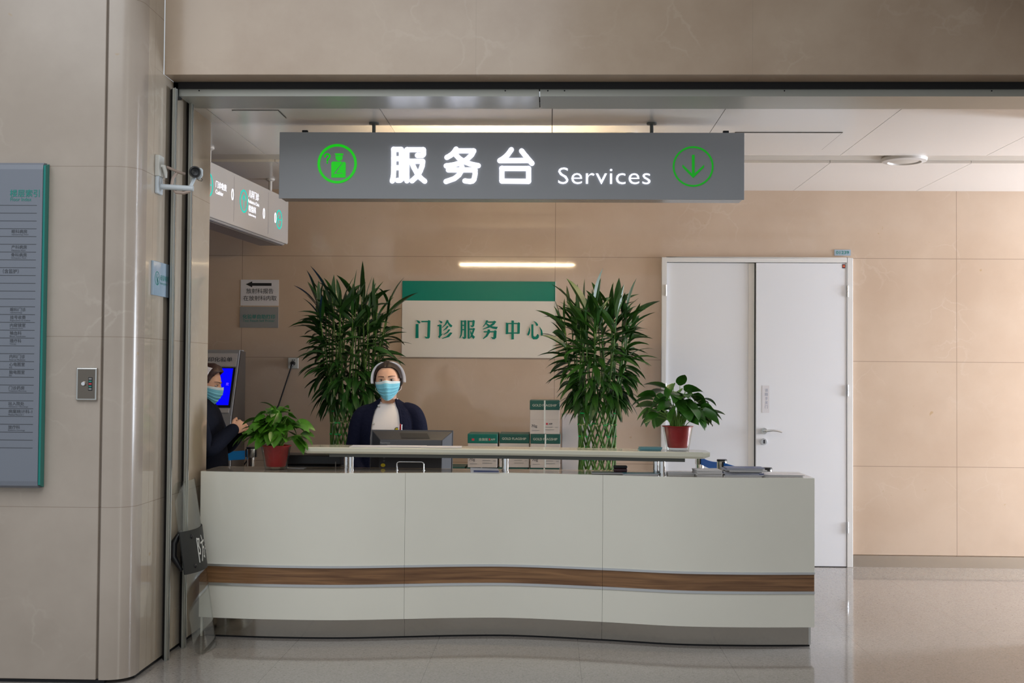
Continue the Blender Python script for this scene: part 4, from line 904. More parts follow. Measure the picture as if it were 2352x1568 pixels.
# ------------------------------------------------------------------ tall lucky bamboo
def bamboo(label, loc, seed, ztop, width, lm, lattice_r, z_split=1.22):
    t = thing('lucky_bamboo', label, 'plant', loc); rnd = random.Random(seed)
    MB().lathe([(0.0, 0.0), (0.13, 0.0), (0.16, 0.05), (0.18, 0.28), (0.19, 0.30), (0.175, 0.305), (0.165, 0.27), (0.0, 0.26)], n=40).build('pot', M['ceramic'], t)
    N = 13; tips = []
    for fam in (1, -1):
        for i in range(N):
            B = MB(); a0 = 2 * PI * i / N + (0.11 if fam > 0 else 0); pts = []; n = 26
            rr0 = lattice_r + (0.006 if fam > 0 else -0.006)
            for k in range(n + 1):
                s_ = k / n; z = 0.26 + (z_split + 0.12 - 0.26) * s_
                a = a0 + fam * 3.0 * s_; r = rr0 * (1.0 + 0.06 * math.cos(s_ * 5))
                pts.append(Vector((r * math.cos(a), r * math.sin(a), z)))
            B.tube(pts, 0.0066, 8, 0)
            for k in range(2, n, 4):
                p = pts[k]; d = (pts[k + 1] - pts[k]).normalized() * 0.004; B.tube([p - d, p + d], 0.0088, 8, 1)
            for k in range(4 + (i % 2) * 2, n, 4):
                if rnd.random() < 0.65: p = pts[k]; B.box(p - Vector((0.009, 0.009, 0.003)), p + Vector((0.009, 0.009, 0.003)), 2)
            B.build('stem', [M['stem'], M['stem_pale'], M['foil']], t)
            tips.append(pts[-1])
    B = MB(); Sh = MB(); shoots = []
    for i, p in enumerate(tips):
        for _ in range(1 + (i % 3 == 0)):
            a = math.atan2(p.y, p.x) + rnd.uniform(-0.5, 0.5); rt = width * rnd.uniform(0.25, 0.95)
            zt = ztop - 0.26 - 0.14 * rnd.random() - (0.10 if rnd.random() < 0.3 else 0)
            q = Vector((rt * math.cos(a), rt * 0.8 * math.sin(a), zt)); m_ = (p + q) / 2 + Vector((math.cos(a) * 0.03, math.sin(a) * 0.03, -0.02))
            pts = [p * (1 - s_) ** 2 + m_ * 2 * s_ * (1 - s_) + q * s_ * s_ for s_ in [k / 10 for k in range(11)]]
            Sh.tube(pts, [0.0065 - 0.0003 * k for k in range(11)], 6); shoots.append((pts, a))
    Sh.build('shoots', M['stem'], t, fixn=False)
    for pts, a in shoots:
        nl = 13; az = rnd.uniform(0, 6.28)
        for k in range(nl):
            s_ = k / (nl - 1); f = s_ * 9.99; j = int(f); p = pts[j].lerp(pts[min(j + 1, 10)], f - j)
            az += 2.4 + rnd.uniform(-0.4, 0.4)
            out = Vector((math.cos(az), math.sin(az), 0)) * 0.75 + Vector((math.cos(a), math.sin(a) * 0.8, 0)) * 0.75
            out.normalize()
            el = -0.35 + 1.55 * s_ ** 1.4 + rnd.uniform(-0.35, 0.35)
            d = out * math.cos(el) + Vector((0, 0, 1)) * math.sin(el)
            L = rnd.uniform(0.15, 0.27) * (0.85 + 0.2 * s_)
            sd = d.cross(Vector((0, 0, 1))) + Vector((rnd.uniform(-.5, .5), rnd.uniform(-.5, .5), rnd.uniform(-.5, .5)))
            leaf(B, p, d, sd, L, L * rnd.uniform(0.15, 0.25), 0.9 - 0.45 * s_ + rnd.uniform(-0.1, 0.5), rnd.uniform(0.1, 0.35), 'lance', 6)
    B.build('leaves', lm, t, fixn=False)
    return t
bamboo('tall lattice-stemmed bamboo plant behind the facing nurse, on the left', (-1.445, 8.80, 0), 5, 2.36, 0.30, M['leaf_bamboo'], 0.135)
bamboo('tall lattice-stemmed bamboo plant between the carton stacks and the white door', (0.345, 8.80, 0), 9, 2.30, 0.31, M['leaf_bamboo2'], 0.132)

# ------------------------------------------------------------------ paper cartons
CW, CD, CHH = 0.222, 0.31, 0.253
def carton(green, gold=True, strap=True):
    t = thing('paper_carton', 'white', 'carton', (0, 0, 0))
    MB().box((-CW / 2, 0, 0.0), (CW / 2, CD, CHH - 0.072)).build('box_body', M['carton_white'], t, bevel=0.002)
    lid = MB().box((-CW / 2 - 0.002, -0.002, CHH - 0.0715), (CW / 2 + 0.002, CD + 0.002, CHH)).build('lid', green, t, bevel=0.004)
    MB().box((-0.006, -0.0042, CHH * 0.0 + 0.003), (0.005, -0.0021, CHH)).build('strap', M['white_ink'], t) if strap else None
    MB().box((-CW / 2, -0.0006, 0.110), (CW / 2, -0.0001, 0.1108)).build('crease', M['conduit'], t)
    F = Frame((0, -0.002, 0), (1, 0, 0), (0, 0, 1))
    if gold: text(lid, 'GOLD FLAGSHIP', F, -0.002, CHH - 0.037, 0.182, 0.018, M['carton_letter'], bold=0.008, depth=0.0008, fat=0.0004)
    else:
        text(lid, '金旗舰', F, 0.005, CHH - 0.042, 0.07, 0.022, M['carton_letter'], bold=0.01, depth=0.0008); text(lid, 'APP', F, 0.078, CHH - 0.042, 0.034, 0.015, M['carton_letter'], bold=0.02, depth=0.0008)
        plate(F, 0.046, CHH - 0.050, 0.058, CHH - 0.034, 0.0008).build('red_mark', M['red_ink'], lid); plate(F, -0.082, CHH - 0.052, -0.062, CHH - 0.036, 0.0008).build('red_mark', M['red_ink'], lid)
    text(t, '70g', F, -0.078, 0.058, 0.044, 0.026, M['ink_grey'], bold=0.004, off=0.001, depth=0.0012)
    text(t, 'APP', F, 0.044, 0.077, 0.028, 0.012, M['ink_grey'], bold=0.03, off=0.001, depth=0.0012); plate(F, 0.010, 0.070, 0.024, 0.084, 0.0012, off=0.001).build('red_mark', M['red_ink'], t)
    B = MB()
    for (a, b_, z) in ((0.0, 0.060, 0.052), (0.0, 0.072, 0.032), (-0.095, -0.04, 0.026), (0.080, 0.100, 0.050)): plate(F, a, z, b_, z + 0.003, 0.0008, B, 0.001)
    B.build('small_print', M['paper_grey'], t)
    return t
P1 = carton(M['carton_green']); P2 = carton(M['carton_green2'], gold=False, strap=False); P3 = carton(M['carton_green'], strap=False)
order = ['bottom', 'second lowest', 'middle', 'second highest', 'topmost']
def stack(colname, cx, y, n, kinds, zs=1.0, rot=0.0):
    global used
    for k in range(n):
        proto = kinds[k]
        o = dup(proto) if proto in used else proto; used.add(proto)
        o.location = (cx + (0.004 if k % 2 else -0.003), y + 0.004 * (k % 3), 0.066 + k * (CHH + 0.001)); o.rotation_euler = (0, 0, rot)
        lv = {0: 'lowest', n - 1: 'topmost'}.get(k, {1: 'second from floor', 2: 'third from floor', 3: 'fourth from floor'}.get(k))
        o['label'] = 'paper carton, ' + lv + ' in the ' + colname; o['group'] = 'stacked paper cartons'
used = set()
stack('five-high stack by the right bamboo', -0.032, 9.20, 5, [P1] * 5)
stack('middle four-high stack', -0.267, 9.22, 4, [P3] * 4)
stack('left four-high stack', -0.505, 9.18, 4, [P1, P1, P1, P2])
stack('short three-high stack at the left', -0.745, 9.22, 3, [P1] * 3)
t = thing('pallet', 'low wooden pallet under the paper carton stacks', 'pallet', (-0.39, 9.36, 0))
for y in (9.19, 9.33, 9.47): MB().box((-0.88, y, 0), (0.1, y + 0.06, 0.05)).build('runner', M['tan_wood'], t, world=True)
MB().box((-0.88, 9.17, 0.05), (0.1, 9.56, 0.065)).build('deck', M['tan_wood'], t, world=True)
t = thing('storage_box', 'plain tall white box standing behind the right bamboo stems', 'box', (0.20, 9.6, 0))
MB().box((0.10, 9.50, 0.0), (0.33, 9.84, 0.90)).build('lower_box', M['carton_white'], t, world=True, bevel=0.002)
MB().box((0.10, 9.50, 0.901), (0.33, 9.84, 1.22)).build('upper_box', M['carton_white'], t, world=True, bevel=0.002)

# ------------------------------------------------------------------ queue barriers
def stanchion(label, x, y, rot, z=0.945, group=None):
    t = thing('queue_post', label, 'queue post', (x, y, 0), rot, group)
    MB().lathe([(0.0, 0.0), (0.17, 0.0), (0.17, 0.012), (0.05, 0.035), (0.035, 0.04), (0.0, 0.04)], n=40).build('base', M['steel'], t)
    MB().tube([(0, 0, 0.035), (0, 0, z - 0.075)], 0.0315, 28).build('pole', M['chrome'], t)
    MB().lathe([(0.0315, z - 0.075), (0.035, z - 0.07), (0.035, z - 0.012), (0.0345, z - 0.004), (0.030, z), (0.0, z)], n=28).build('head', M['steel'], t)
    MB().lathe([(0.0352, z - 0.012), (0.036, z - 0.010), (0.036, z - 0.002), (0.033, z + 0.001), (0.0, z + 0.001)], n=28).build('cap', M['black'], t)
    for s_ in (-1, 1): MB().box((s_ * 0.034 - 0.006, -0.012, z - 0.072), (s_ * 0.034 + 0.006, 0.012, z - 0.014)).build('belt_clip', M['black'], t, bevel=0.002)
    return t
posts = [((1.125, 9.15), 'chrome queue post farthest back, half hidden by the shelf end'), ((1.21, 8.60), 'chrome queue post behind the magazine pile'), ((1.392, 7.87), 'chrome queue post nearest the counter, at its right end')]
for (x, y), lb in posts: stanchion(lb, x, y, math.radians(100))
def belt(label, a, b, z0, z1, m):
    B = MB(); rings = []; a = Vector(a); b = Vector(b); d = (b - a).normalized(); nn = Vector((-d.y, d.x)) * 0.0015
    for i in range(9):
        s_ = i / 8; p = a.lerp(b, s_); sag = 0.012 * math.sin(PI * s_)
        rings.append([(p.x - nn.x, p.y - nn.y, z0 - sag), (p.x + nn.x, p.y + nn.y, z0 - sag), (p.x + nn.x, p.y + nn.y, z1 - sag), (p.x - nn.x, p.y - nn.y, z1 - sag)])
    B.loft(rings); o = B.build('queue_belt', m); return tag(o, label, 'queue belt')
belt('dark blue belt between the two rear right queue posts', (1.128, 9.11), (1.205, 8.642), 0.872, 0.925, M['belt_blue'])
belt('dark blue belt running down to the queue post at the counter end', (1.218, 8.558), (1.384, 7.912), 0.872, 0.925, M['belt_blue'])
stanchion('chrome queue post left of the left pothos', -2.19, 8.92, 0.0, 0.98)
belt('light blue belt behind the nurse seen in profile', (-2.235, 8.92), (-2.85, 8.80), 0.89, 0.955, M['belt_light'])

# ------------------------------------------------------------------ result printing kiosk
t = thing('self_service_kiosk', 'silver self-service printing kiosk with a blue screen behind the nurse in profile', 'kiosk', (-2.72, 9.42, 0))
x0, x1 = -3.02, -2.41; yf = 9.20
x1 = -2.419
KP = [(9.235, 0.0), (9.235, 0.98), (9.215, 1.10), (9.24, 1.19), (9.47, 1.685), (9.475, 1.705), (9.60, 1.705), (9.62, 1.5), (9.62, 0.0)]
MB().prism(KP, lambda p: (x0, p[0], p[1]), lambda p: (x1 - 0.006, p[0], p[1])).build('cabinet', M['silver'], t, world=True, bevel=0.004)
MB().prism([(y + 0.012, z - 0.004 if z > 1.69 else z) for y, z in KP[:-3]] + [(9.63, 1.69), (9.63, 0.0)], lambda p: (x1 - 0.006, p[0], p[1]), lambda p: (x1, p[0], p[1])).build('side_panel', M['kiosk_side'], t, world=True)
FK = Frame(Vector((0, 9.24, 1.19)), (1, 0, 0), Vector((0, 0.23, 0.495)))
plate(FK, x0 + 0.02, 0.425, x1 - 0.022, 0.535, 0.004).build('header_panel', M['kiosk_head'], t, world=True)
text(t, '自助打印化验单', FK, -2.640, 0.482, 0.33, 0.042, M['ink_grey'], off=0.004, bold=0.01)
plate(FK, x0 + 0.04, 0.075, x1 - 0.022, 0.415, 0.004).build('screen_bezel', M['black'], t, world=True)
plate(FK, x0 + 0.07, 0.095, x1 - 0.040, 0.405, 0.002, off=0.0042).build('screen', M['screen'], t, world=True)
text(t, '欢', FK, -2.487, 0.27, 0.022, 0.026, M['screen_letter'], off=0.0065)
plate(FK, x0 + 0.03, 0.03, x1 - 0.03, 0.065, 0.010).build('ledge', M['kiosk_head'], t, world=True)
plate(WF(9.213), x0 + 0.10, 0.62, x1 - 0.035, 1.09, 0.004).build('paper_slot', M['black'], t, world=True)

# ------------------------------------------------------------------ riot shield leaning on the reveal
sh = thing('riot_shield', 'clear curved riot shield with a black band leaning against the pillar', 'riot shield', (-1.90, 6.74, 0))
def SH(y, z, off=0.0):
    """point on the shield: y across (-0.2..0.2), z along its height"""
    k = 1 - (y / 0.205) ** 2; lean = z / 0.93
    X = -1.862 - 0.158 * lean + 0.050 * k - 0.05 + off
    return Vector((X + 0.012, 6.735 + y + 0.075 * lean + off * -0.25, 0.004 + z * 0.985))
def shield_sheet(y0, y1, z0, z1, off, th, rc, n=18, m_=24):
    B = MB(); vs = []
    def edge(z, s):
        e = min(z - z0, z1 - z)
        return s * (rc - math.sqrt(max(0, rc * rc - (rc - e) ** 2)) if e < rc else 0)
    for k in range(2):
        for j in range(m_ + 1):
            tz = j / m_; z = z0 + (z1 - z0) * (0.5 - 0.5 * math.cos(PI * tz))
            a, b_ = y0 + edge(z, 1), y1 - edge(z, 1)
            for i in range(n + 1): vs.append(SH(a + (b_ - a) * i / n, z, off + th * k))
    N = (n + 1) * (m_ + 1); fs = []
    for j in range(m_):
        for i in range(n):
            q = (j * (n + 1) + i, j * (n + 1) + i + 1, (j + 1) * (n + 1) + i + 1, (j + 1) * (n + 1) + i); fs.append(q); fs.append(tuple(reversed([v + N for v in q])))
    for j in range(m_): fs.append((j * (n + 1), (j + 1) * (n + 1), (j + 1) * (n + 1) + N, j * (n + 1) + N)); fs.append((j * (n + 1) + n, j * (n + 1) + n + N, (j + 1) * (n + 1) + n + N, (j + 1) * (n + 1) + n))
    for i in range(n): fs.append((i, i + N, i + 1 + N, i + 1)); q = m_ * (n + 1) + i; fs.append((q, q + 1, q + 1 + N, q + N))
    return B.add(vs, fs, True)
shield_sheet(-0.2, 0.2, 0.0, 0.935, 0.0, 0.003, 0.05).build('shield_sheet', M['clear'], sh, world=True)
shield_sheet(-0.203, 0.203, 0.435, 0.665, 0.0042, 0.006, 0.004).build('band', M['shield_black'], sh, world=True)
class ShieldFace:
    def __init__(s, x0, z0, w, h): s.x0, s.z0, s.w, s.h = x0, z0, w, h
    def p(s, x, y, d=0.0): return SH(s.x0 + x * s.w, s.z0 + y * s.h, 0.0108 + d)
def shield_char(lines, x0, z0, w, h, wd):
    out = []
    for ln in lines:
        q = []
        for k in range(len(ln) - 1):
            for i in range(4): f = i / 4; q.append((ln[k][0] * (1 - f) + ln[k + 1][0] * f, ln[k][1] * (1 - f) + ln[k + 1][1] * f))
        q.append(ln[-1]); out.append(q)
    strokes(sh, out, ShieldFace(x0, z0, w, h), wd, M['white_ink'], 0.001, name='lettering')
shield_char([[(0, 1.02), (0.02, 0.0)], [(0, 1.0), (0.27, 0.98), (0.12, 0.70), (0.27, 0.50), (0.22, 0.34), (0.10, 0.36)], [(0.60, 1.08), (0.68, 0.92)], [(0.42, 0.78), (1.0, 0.84)], [(0.66, 0.78), (0.62, 0.42), (0.36, 0.02)], [(0.66, 0.54), (0.92, 0.56), (0.86, 0.10), (0.72, 0.16)]], -0.062, 0.485, 0.115, 0.125, 0.085)
shield_char([[(0.1, 1), (0.9, 1), (0.9, 0.72), (0.1, 0.72), (0.1, 1)], [(0.1, 0.86), (0.9, 0.86)], [(0, 0.58), (1, 0.58)], [(0.32, 0.70), (0.32, 0.42)], [(0.68, 0.70), (0.68, 0.42)], [(-0.05, 0.42), (1.05, 0.42)], [(0.5, 0.4), (0.5, 0.0)], [(0.15, 0.25), (0.3, 0.15)], [(0.85, 0.28), (0.7, 0.15)]], 0.085, 0.485, 0.10, 0.125, 0.07)
for y, z in ((-0.11, 0.63), (-0.11, 0.47)):
    p = SH(y, z, 0.008); MB().ell(p, (0.010, 0.013, 0.013), 14, 8).build('bolt', M['black'], sh, world=True)
MB().capsule([SH(-0.16, 0.66, -0.02), SH(-0.19, 0.60, -0.045), SH(-0.20, 0.53, -0.05), SH(-0.18, 0.46, -0.03)], [0.012, 0.02, 0.02, 0.012], 10).build('grip', M['black'], sh, world=True)

# ------------------------------------------------------------------ people
def ss(a, b_, x):
    t_ = min(1, max(0, (x - a) / (b_ - a))); return t_ * t_ * (3 - 2 * t_)
def gs(x, s_): return math.exp(-(x / s_) ** 2)
def head_point(d, face=True):
    """surface of the head for a unit direction, metres from the head centre (eye level), facing -Y"""
    x, y, z = d; k = 1 / math.sqrt((x / 0.074) ** 2 + (y / 0.094) ** 2 + (z / (0.106 if z > 0 else 0.114)) ** 2); x, y, z = x * k, y * k, z * k
    if y > 0: y *= 1.06; 
    if y > 0 and z < -0.03: y *= 1 - 0.35 * ss(-0.03, -0.11, z)
    j = ss(-0.02, -0.112, z); x *= 1 - 0.16 * j
    if y < 0: y = y * (1 - 0.02) - 0.010 * j * gs(x, 0.035)
    if face and y < 0:
        y -= 0.021 * gs(x, 0.011) * gs(z + 0.030, 0.014) + 0.010 * gs(x, 0.008) * gs(z + 0.010, 0.018) + 0.006 * gs(abs(x) - 0.012, 0.006) * gs(z + 0.036, 0.007)
        y += 0.0075 * gs(abs(x) - 0.031, 0.016) * gs(z + 0.001, 0.011)
        y -= 0.0035 * gs(abs(x) - 0.030, 0.020) * gs(z - 0.021, 0.008)
        y -= 0.0030 * gs(abs(x) - 0.040, 0.018) * gs(z + 0.030, 0.018)
        y -= 0.0055 * gs(x, 0.020) * gs(z + 0.064, 0.007) - 0.002 * gs(x, 0.022) * gs(z + 0.0635, 0.0022)
        y -= 0.004 * gs(x, 0.018) * gs(z + 0.098, 0.014)
    return Vector((x, y, z))
def hand(B, wr, d, n, s_, curl=0.5, sc=1.0, spread=0.0):
    wr = Vector(wr); d = Vector(d).normalized(); n = (Vector(n) - d * Vector(n).dot(d)).normalized(); s_ = Vector(s_); s_ = (s_ - d * s_.dot(d) - n * s_.dot(n)).normalized()
    R_ = Matrix((s_, n, d)).transposed()
    B.ell(wr + d * 0.050 * sc, (0.040 * sc, 0.0155 * sc, 0.050 * sc), 20, 14, rot=R_)
    B.ell(wr + d * 0.070 * sc, (0.039 * sc, 0.0125 * sc, 0.026 * sc), 20, 12, rot=R_)
    B.capsule([wr - d * 0.03, wr + d * 0.02], [0.024 * sc, 0.022 * sc], 14)
    for k, L in enumerate((0.070, 0.079, 0.073, 0.057)):
        o_ = (1.5 - k) * 0.0205 * sc; p = wr + d * (0.083 - 0.004 * abs(k - 1.2)) * sc + s_ * o_; ang = 0.15; pts = [p - d * 0.018 * sc, p]; rad = [0.0088 * sc, 0.0092 * sc]
        dd = (d + s_ * spread * (1.5 - k) * 0.1).normalized()
        for q, fr_ in enumerate((0.45, 0.31, 0.24)):
            ang += curl * (1.0 + 0.12 * k) * (1.0, 1.15, 0.8)[q]
            v = dd * math.cos(ang) + n * math.sin(ang); p = p + v * L * fr_ * sc; pts.append(p); rad.append((0.0086, 0.0078, 0.0066)[q] * sc)
        B.capsule(pts, rad, 12)
    p = wr + d * 0.022 * sc + s_ * 0.026 * sc; v = (s_ * 0.62 + d * 0.72 + n * 0.30).normalized(); v2 = (s_ * 0.12 + d * 0.85 + n * (0.35 + 0.4 * curl)).normalized()
    B.capsule([p, p + v * 0.036 * sc, p + v * 0.036 * sc + v2 * 0.030 * sc, p + v * 0.036 * sc + v2 * 0.054 * sc], [0.013 * sc, 0.0108 * sc, 0.0096 * sc, 0.0078 * sc], 12)
TORSO = [(1.365, .058, .052, .016), (1.345, .082, .058, .016), (1.325, .128, .070, .014), (1.300, .172, .082, .010), (1.26, .188, .096, .006), (1.20, .184, .112, .0), (1.12, .172, .118, -.004), (1.02, .158, .108, 0), (.92, .168, .118, .004), (.82, .186, .130, .008)]
def ringp(z, rx, ry, cy, phi): return Vector((rx * math.sin(phi), cy - ry * math.cos(phi), z))
def person(label, loc, rotz, He, hs, headrot, arms, style):
    t = thing('person', label, 'person', loc, rotz)
    HM = Matrix.Translation((0, -0.012, He)) @ headrot @ Matrix.Scale(hs, 4)
    # ---- body: one continuous skin surface
    B = MB(); n, m_ = 72, 54; vs = [HM @ head_point((0, 0, 1))]; fs = []
    for i in range(1, m_):
        th_ = PI * i / m_
        for k in range(n):
            a = 2 * PI * k / n; vs.append(HM @ head_point((math.sin(th_) * math.cos(a), math.sin(th_) * math.sin(a), math.cos(th_))))
    vs.append(HM @ head_point((0, 0, -1)))
    for k in range(n):
        fs.append((0, 1 + k, 1 + (k + 1) % n)); fs.append((len(vs) - 1, 1 + (m_ - 2) * n + (k + 1) % n, 1 + (m_ - 2) * n + k))
        for i in range(m_ - 2): a = 1 + i * n; fs.append((a + k, a + n + k, a + n + (k + 1) % n, a + (k + 1) % n))
    B.add(vs, fs, True)
    for s_ in (-1, 1):      # ears
        B.ell(HM @ Vector((s_ * 0.0765, 0.010, -0.012)), (0.007, 0.017, 0.030), 14, 12, rot=Matrix.Rotation(s_ * 0.25, 3, 'Z') @ Matrix.Rotation(-0.15, 3, 'X'))
        B.ell(HM @ Vector((s_ * 0.0775, 0.006, -0.034)), (0.006, 0.008, 0.010), 10, 8)
    B.capsule([HM @ Vector((0, 0.018, -0.05)), (0, 0.016, 1.36), (0, 0.012, 1.27)], [0.052, 0.049, 0.056], 20)
    sh_ = 0.86
    rr = [[ringp(z, rx * sh_, ry * sh_, cy, 2 * PI * k / 28) for k in range(28)] for z, rx, ry, cy in TORSO[2:]]
    rr = [[ringp(1.335, .075, .052, .014, 2 * PI * k / 28) for k in range(28)]] + rr + [[ringp(.74, .13, .09, .01, 2 * PI * k / 28) for k in range(28)]]
    B.loft(rr)
    for s_ in (-1, 1):
        sh0, el, wr = [Vector(v) for v in arms[s_][:3]]
        B.capsule([sh0 + Vector((0, 0, -0.01)), (sh0 + el) / 2, el], [0.046, 0.042, 0.036], 16); B.capsule([el, (el + wr) / 2, wr], [0.037, 0.033, 0.023], 16)
        hand(B, wr, *arms[s_][3:])
        hip = Vector((s_ * 0.085, 0.01, 0.82)); kn = Vector((s_ * 0.085, -0.01, 0.45)); an = Vector((s_ * 0.085, 0.02, 0.075))
        B.capsule([hip, kn], [0.082, 0.052], 18); B.capsule([kn, (kn + an) / 2 + Vector((0, 0.012, 0.04)), an], [0.052, 0.05, 0.033], 18)
        B.capsule([an + Vector((0, 0.015, -0.035)), an + Vector((0, -0.13, -0.045))], [0.032, 0.025], 12)
        sb_ = MB().capsule([an + Vector((0, 0.03, -0.038)), an + Vector((0, -0.06, -0.032)), an + Vector((0, -0.155, -0.044))], [0.037, 0.038, 0.028], 16)
        sb_.v = [(x, y, max(z, 0.001)) for x, y, z in sb_.v]; sb_.build('shoe', M['shoe'], t)
    B.build('body', M['skin'], t, remesh=0.0036, smooth=3)
    # ---- face details
    for s_ in (-1, 1):
        ec = HM @ Vector((s_ * 0.031, -0.0735, -0.001)); R_ = headrot.to_3x3()
        e = MB().ell(ec, (0.0160 * hs, 0.0118 * hs, 0.0066 * hs), 20, 14, rot=R_).build('eye', M['eye_white'], t)
        MB().ell(HM @ Vector((s_ * 0.0305, -0.0830, -0.0005)), (0.0056 * hs, 0.0025 * hs, 0.0054 * hs), 16, 10, rot=R_).build('iris', M['iris'], e)
        pts = []
        for k in range(9):
            a = -1 + 2 * k / 8; x = s_ * 0.031 + a * 0.0155; pts.append(HM @ Vector((x, -0.0842 + 0.0065 * a * a + 0.09 * (abs(x) - 0.031) * 1.6 * (1 if abs(x) > 0.031 else 0.3), 0.0052 - 0.0062 * a * a + 0.001 * a * s_)))
        MB().tube(pts, [0.0006, 0.0010, 0.0013, 0.0015, 0.0016, 0.0016, 0.0015, 0.0012, 0.0007], 8).build('eyelid', M['lash'], e)
        pts = []; rad = []
        for k in range(9):
            a = k / 8; x = s_ * (0.013 + 0.038 * a); z = 0.0195 + 0.005 * math.sin(a * 2.2) - 0.002 * a
            dy = Vector((x, -math.sqrt(max(0.0001, 1 - (x / .074) ** 2 - (z / .114) ** 2)) * 0.094, z)); q = head_point(dy.normalized()); q = q * 1.006 ; pts.append(HM @ q); rad.append(0.0040 * (1 - 0.6 * a) * hs)
        MB().tube(pts, rad, 8, flat=0.7).build('eyebrow', M['brow'], t)
    # ---- hair
    hm = style['hair']; B = MB(); n, m_ = 168, 120; keep = {}; vs = []; fs = []
    def hp(th_, a):
        d = Vector((math.sin(th_) * math.cos(a), math.sin(th_) * math.sin(a), math.cos(th_))); p = head_point(d, False)
        f = 1.055 + style.get('puff', 0.0) * (0.6 + 0.8 * noise.noise(p * 38)) + 0.012 * noise.noise(Vector((p.x * 90, p.y * 25, p.z * 25)))
        f += style.get('vol', 0.03) * ss(0.03, 0.07, abs(p.x)) * ss(-0.05, 0.0, p.z) * ss(-0.085, -0.03, p.y)
        f += style.get('bangs', 0) * (ss(0.02, -0.05, p.y) * ss(0.035, 0.07, p.z))
        f -= 0.02 * gs(p.x, 0.006) * (1 if p.z > 0.05 else 0)
        return p * f, p
    idx = {}
    def ok(p):
        if p.z < -0.075 and p.y < 0.1: return False
        if p.y < 0.0 + 0.004: 
            return (abs(p.x) / style['fx']) ** 2.8 + (abs(p.z + 0.03) / style['fz']) ** 2.8 > 1 and p.z > -0.045 + (0.05 if p.y < -0.02 else 0)
        if p.y < 0.030: return p.z > -0.035 or p.z > 0.0
        return p.z > -0.075
    for i in range(m_ + 1):
        for k in range(n): q, p = hp(PI * i / m_, 2 * PI * k / n); idx[(i, k)] = (len(vs), ok(p)); vs.append(HM @ q)
    for i in range(m_):
        for k in range(n):
            c4 = [idx[(i, k)], idx[(i + 1, k)], idx[(i + 1, (k + 1) % n)], idx[(i, (k + 1) % n)]]
            if all(c_[1] for c_ in c4): fs.append([c_[0] for c_ in c4])
    used_v = sorted({i for f in fs for i in f}); rm = {v: i for i, v in enumerate(used_v)}
    B.add([vs[i] for i in used_v], [[rm[i] for i in f] for f in fs], True); B.build('hair', hm, t, solid=0.009)
    # ---- nurse cap
    B = MB(); vs = []; fs = []; na, nb = 48, 15
    for i in range(na + 1):
        al = math.radians(-98 + 196 * i / na); sa = abs(math.sin(al))
        for j in range(nb + 1):
            be = max(0, j - 1) / (nb - 1); yf_ = -0.030 + 0.036 * sa ** 1.5; y = yf_ + (0.112 - yf_) * be
            kk = math.sqrt(max(0.0, 1 - max(0, (y - 0.004) / 0.112) ** 2)); fl = (1 - be) ** 1.1 * 0.0165 * sa ** 1.1 + 0.002
            if j == 0: fl = -0.006
            vs.append(HM @ Vector((math.sin(al) * (0.0865 * kk + fl), y + style.get('capy', 0) * (1 - be), math.cos(al) * ((0.1035 + 0.012 * sa) * kk + fl * 0.9))))
    for i in range(na):
        for j in range(nb): a = i * (nb + 1) + j; fs.append((a, a + 1, a + nb + 2, a + nb + 1))
    B.add(vs, fs, True); cp = B.build('nurse_cap', M['cap'], t, solid=0.004)
    for sgn in (-1, 1):
        pts = []
        for i in range(12):
            al = math.radians(sgn * (30 + 50 * i / 11)); sa = abs(math.sin(al))
            pts.append(HM @ Vector((math.sin(al) * (0.0880 + 0.0115 * sa), -0.0305 + 0.036 * sa ** 1.5 + style.get('capy', 0), math.cos(al) * (0.1050 + 0.024 * sa))))
        MB().tube(pts, 0.0009, 6).build('stripe', M['navy'], cp)
    # ---- face mask
    B = MB(); nu, nv = 40, 36; vs = []; fs = []; mi = []
    def mp(u, v):
        th_ = u * math.radians(74); zt = -0.007 + 0.006 * gs(u, 0.16) - 0.004 * u * u; zb = -0.122 + 0.040 * abs(u) ** 2.2
        z = zt + (zb - zt) * v
        zc = max(z, -0.095); bx = 0.074 * math.sqrt(1 - (zc / 0.114) ** 2) ** 0.8 * (1 - 0.14 * ss(-0.02, -0.112, zc)); by = 0.094 * math.sqrt(1 - (zc / 0.125) ** 2) ** 0.45
        tuck = ss(-0.095, -0.125, z) * 0.014
        off = 0.0045 + 0.017 * gs(u, 0.20) * (0.45 + 0.55 * gs(v - 0.30, 0.30)) + 0.004 * (1 - u * u) - tuck
        pl = 0.0
        for c0 in (0.36, 0.54, 0.72):
            w_ = (v - c0) / 0.09
            if 0 <= w_ <= 1: pl += 0.0042 * (1 - w_) * (1 - 0.6 * u * u) * ss(0, 0.1, w_ + 0.05)
        off += pl
        return Vector((math.sin(th_) * (bx + off * 0.8), -math.cos(th_) * (by + off), z))
    for i in range(nu + 1):
        for j in range(nv + 1): vs.append(HM @ mp(-1 + 2 * i / nu, j / nv))
    B.v = [tuple(v) for v in vs]
    for i in range(nu):
        for j in range(nv):
            a = i * (nv + 1) + j; B.f.append([a, a + 1, a + nv + 2, a + nv + 1]); B.sm.append(True); B.mi.append(1 if j < 5 or j == nv - 1 else 0)
    mk = B.build('face_mask', [M['mask'], M['mask_top']], t, solid=0.0018)
    for s_ in (-1, 1):
        for v, z2 in ((0.04, 0.006), (0.92, -0.035)):
            a = mp(s_ * 0.985, v); MB().tube([HM @ a, HM @ Vector((s_ * 0.0775, -0.004, (a.z + z2) / 2)), HM @ Vector((s_ * 0.0775, 0.006, z2))], 0.0012, 6).build('ear_loop', M['cap'], mk)
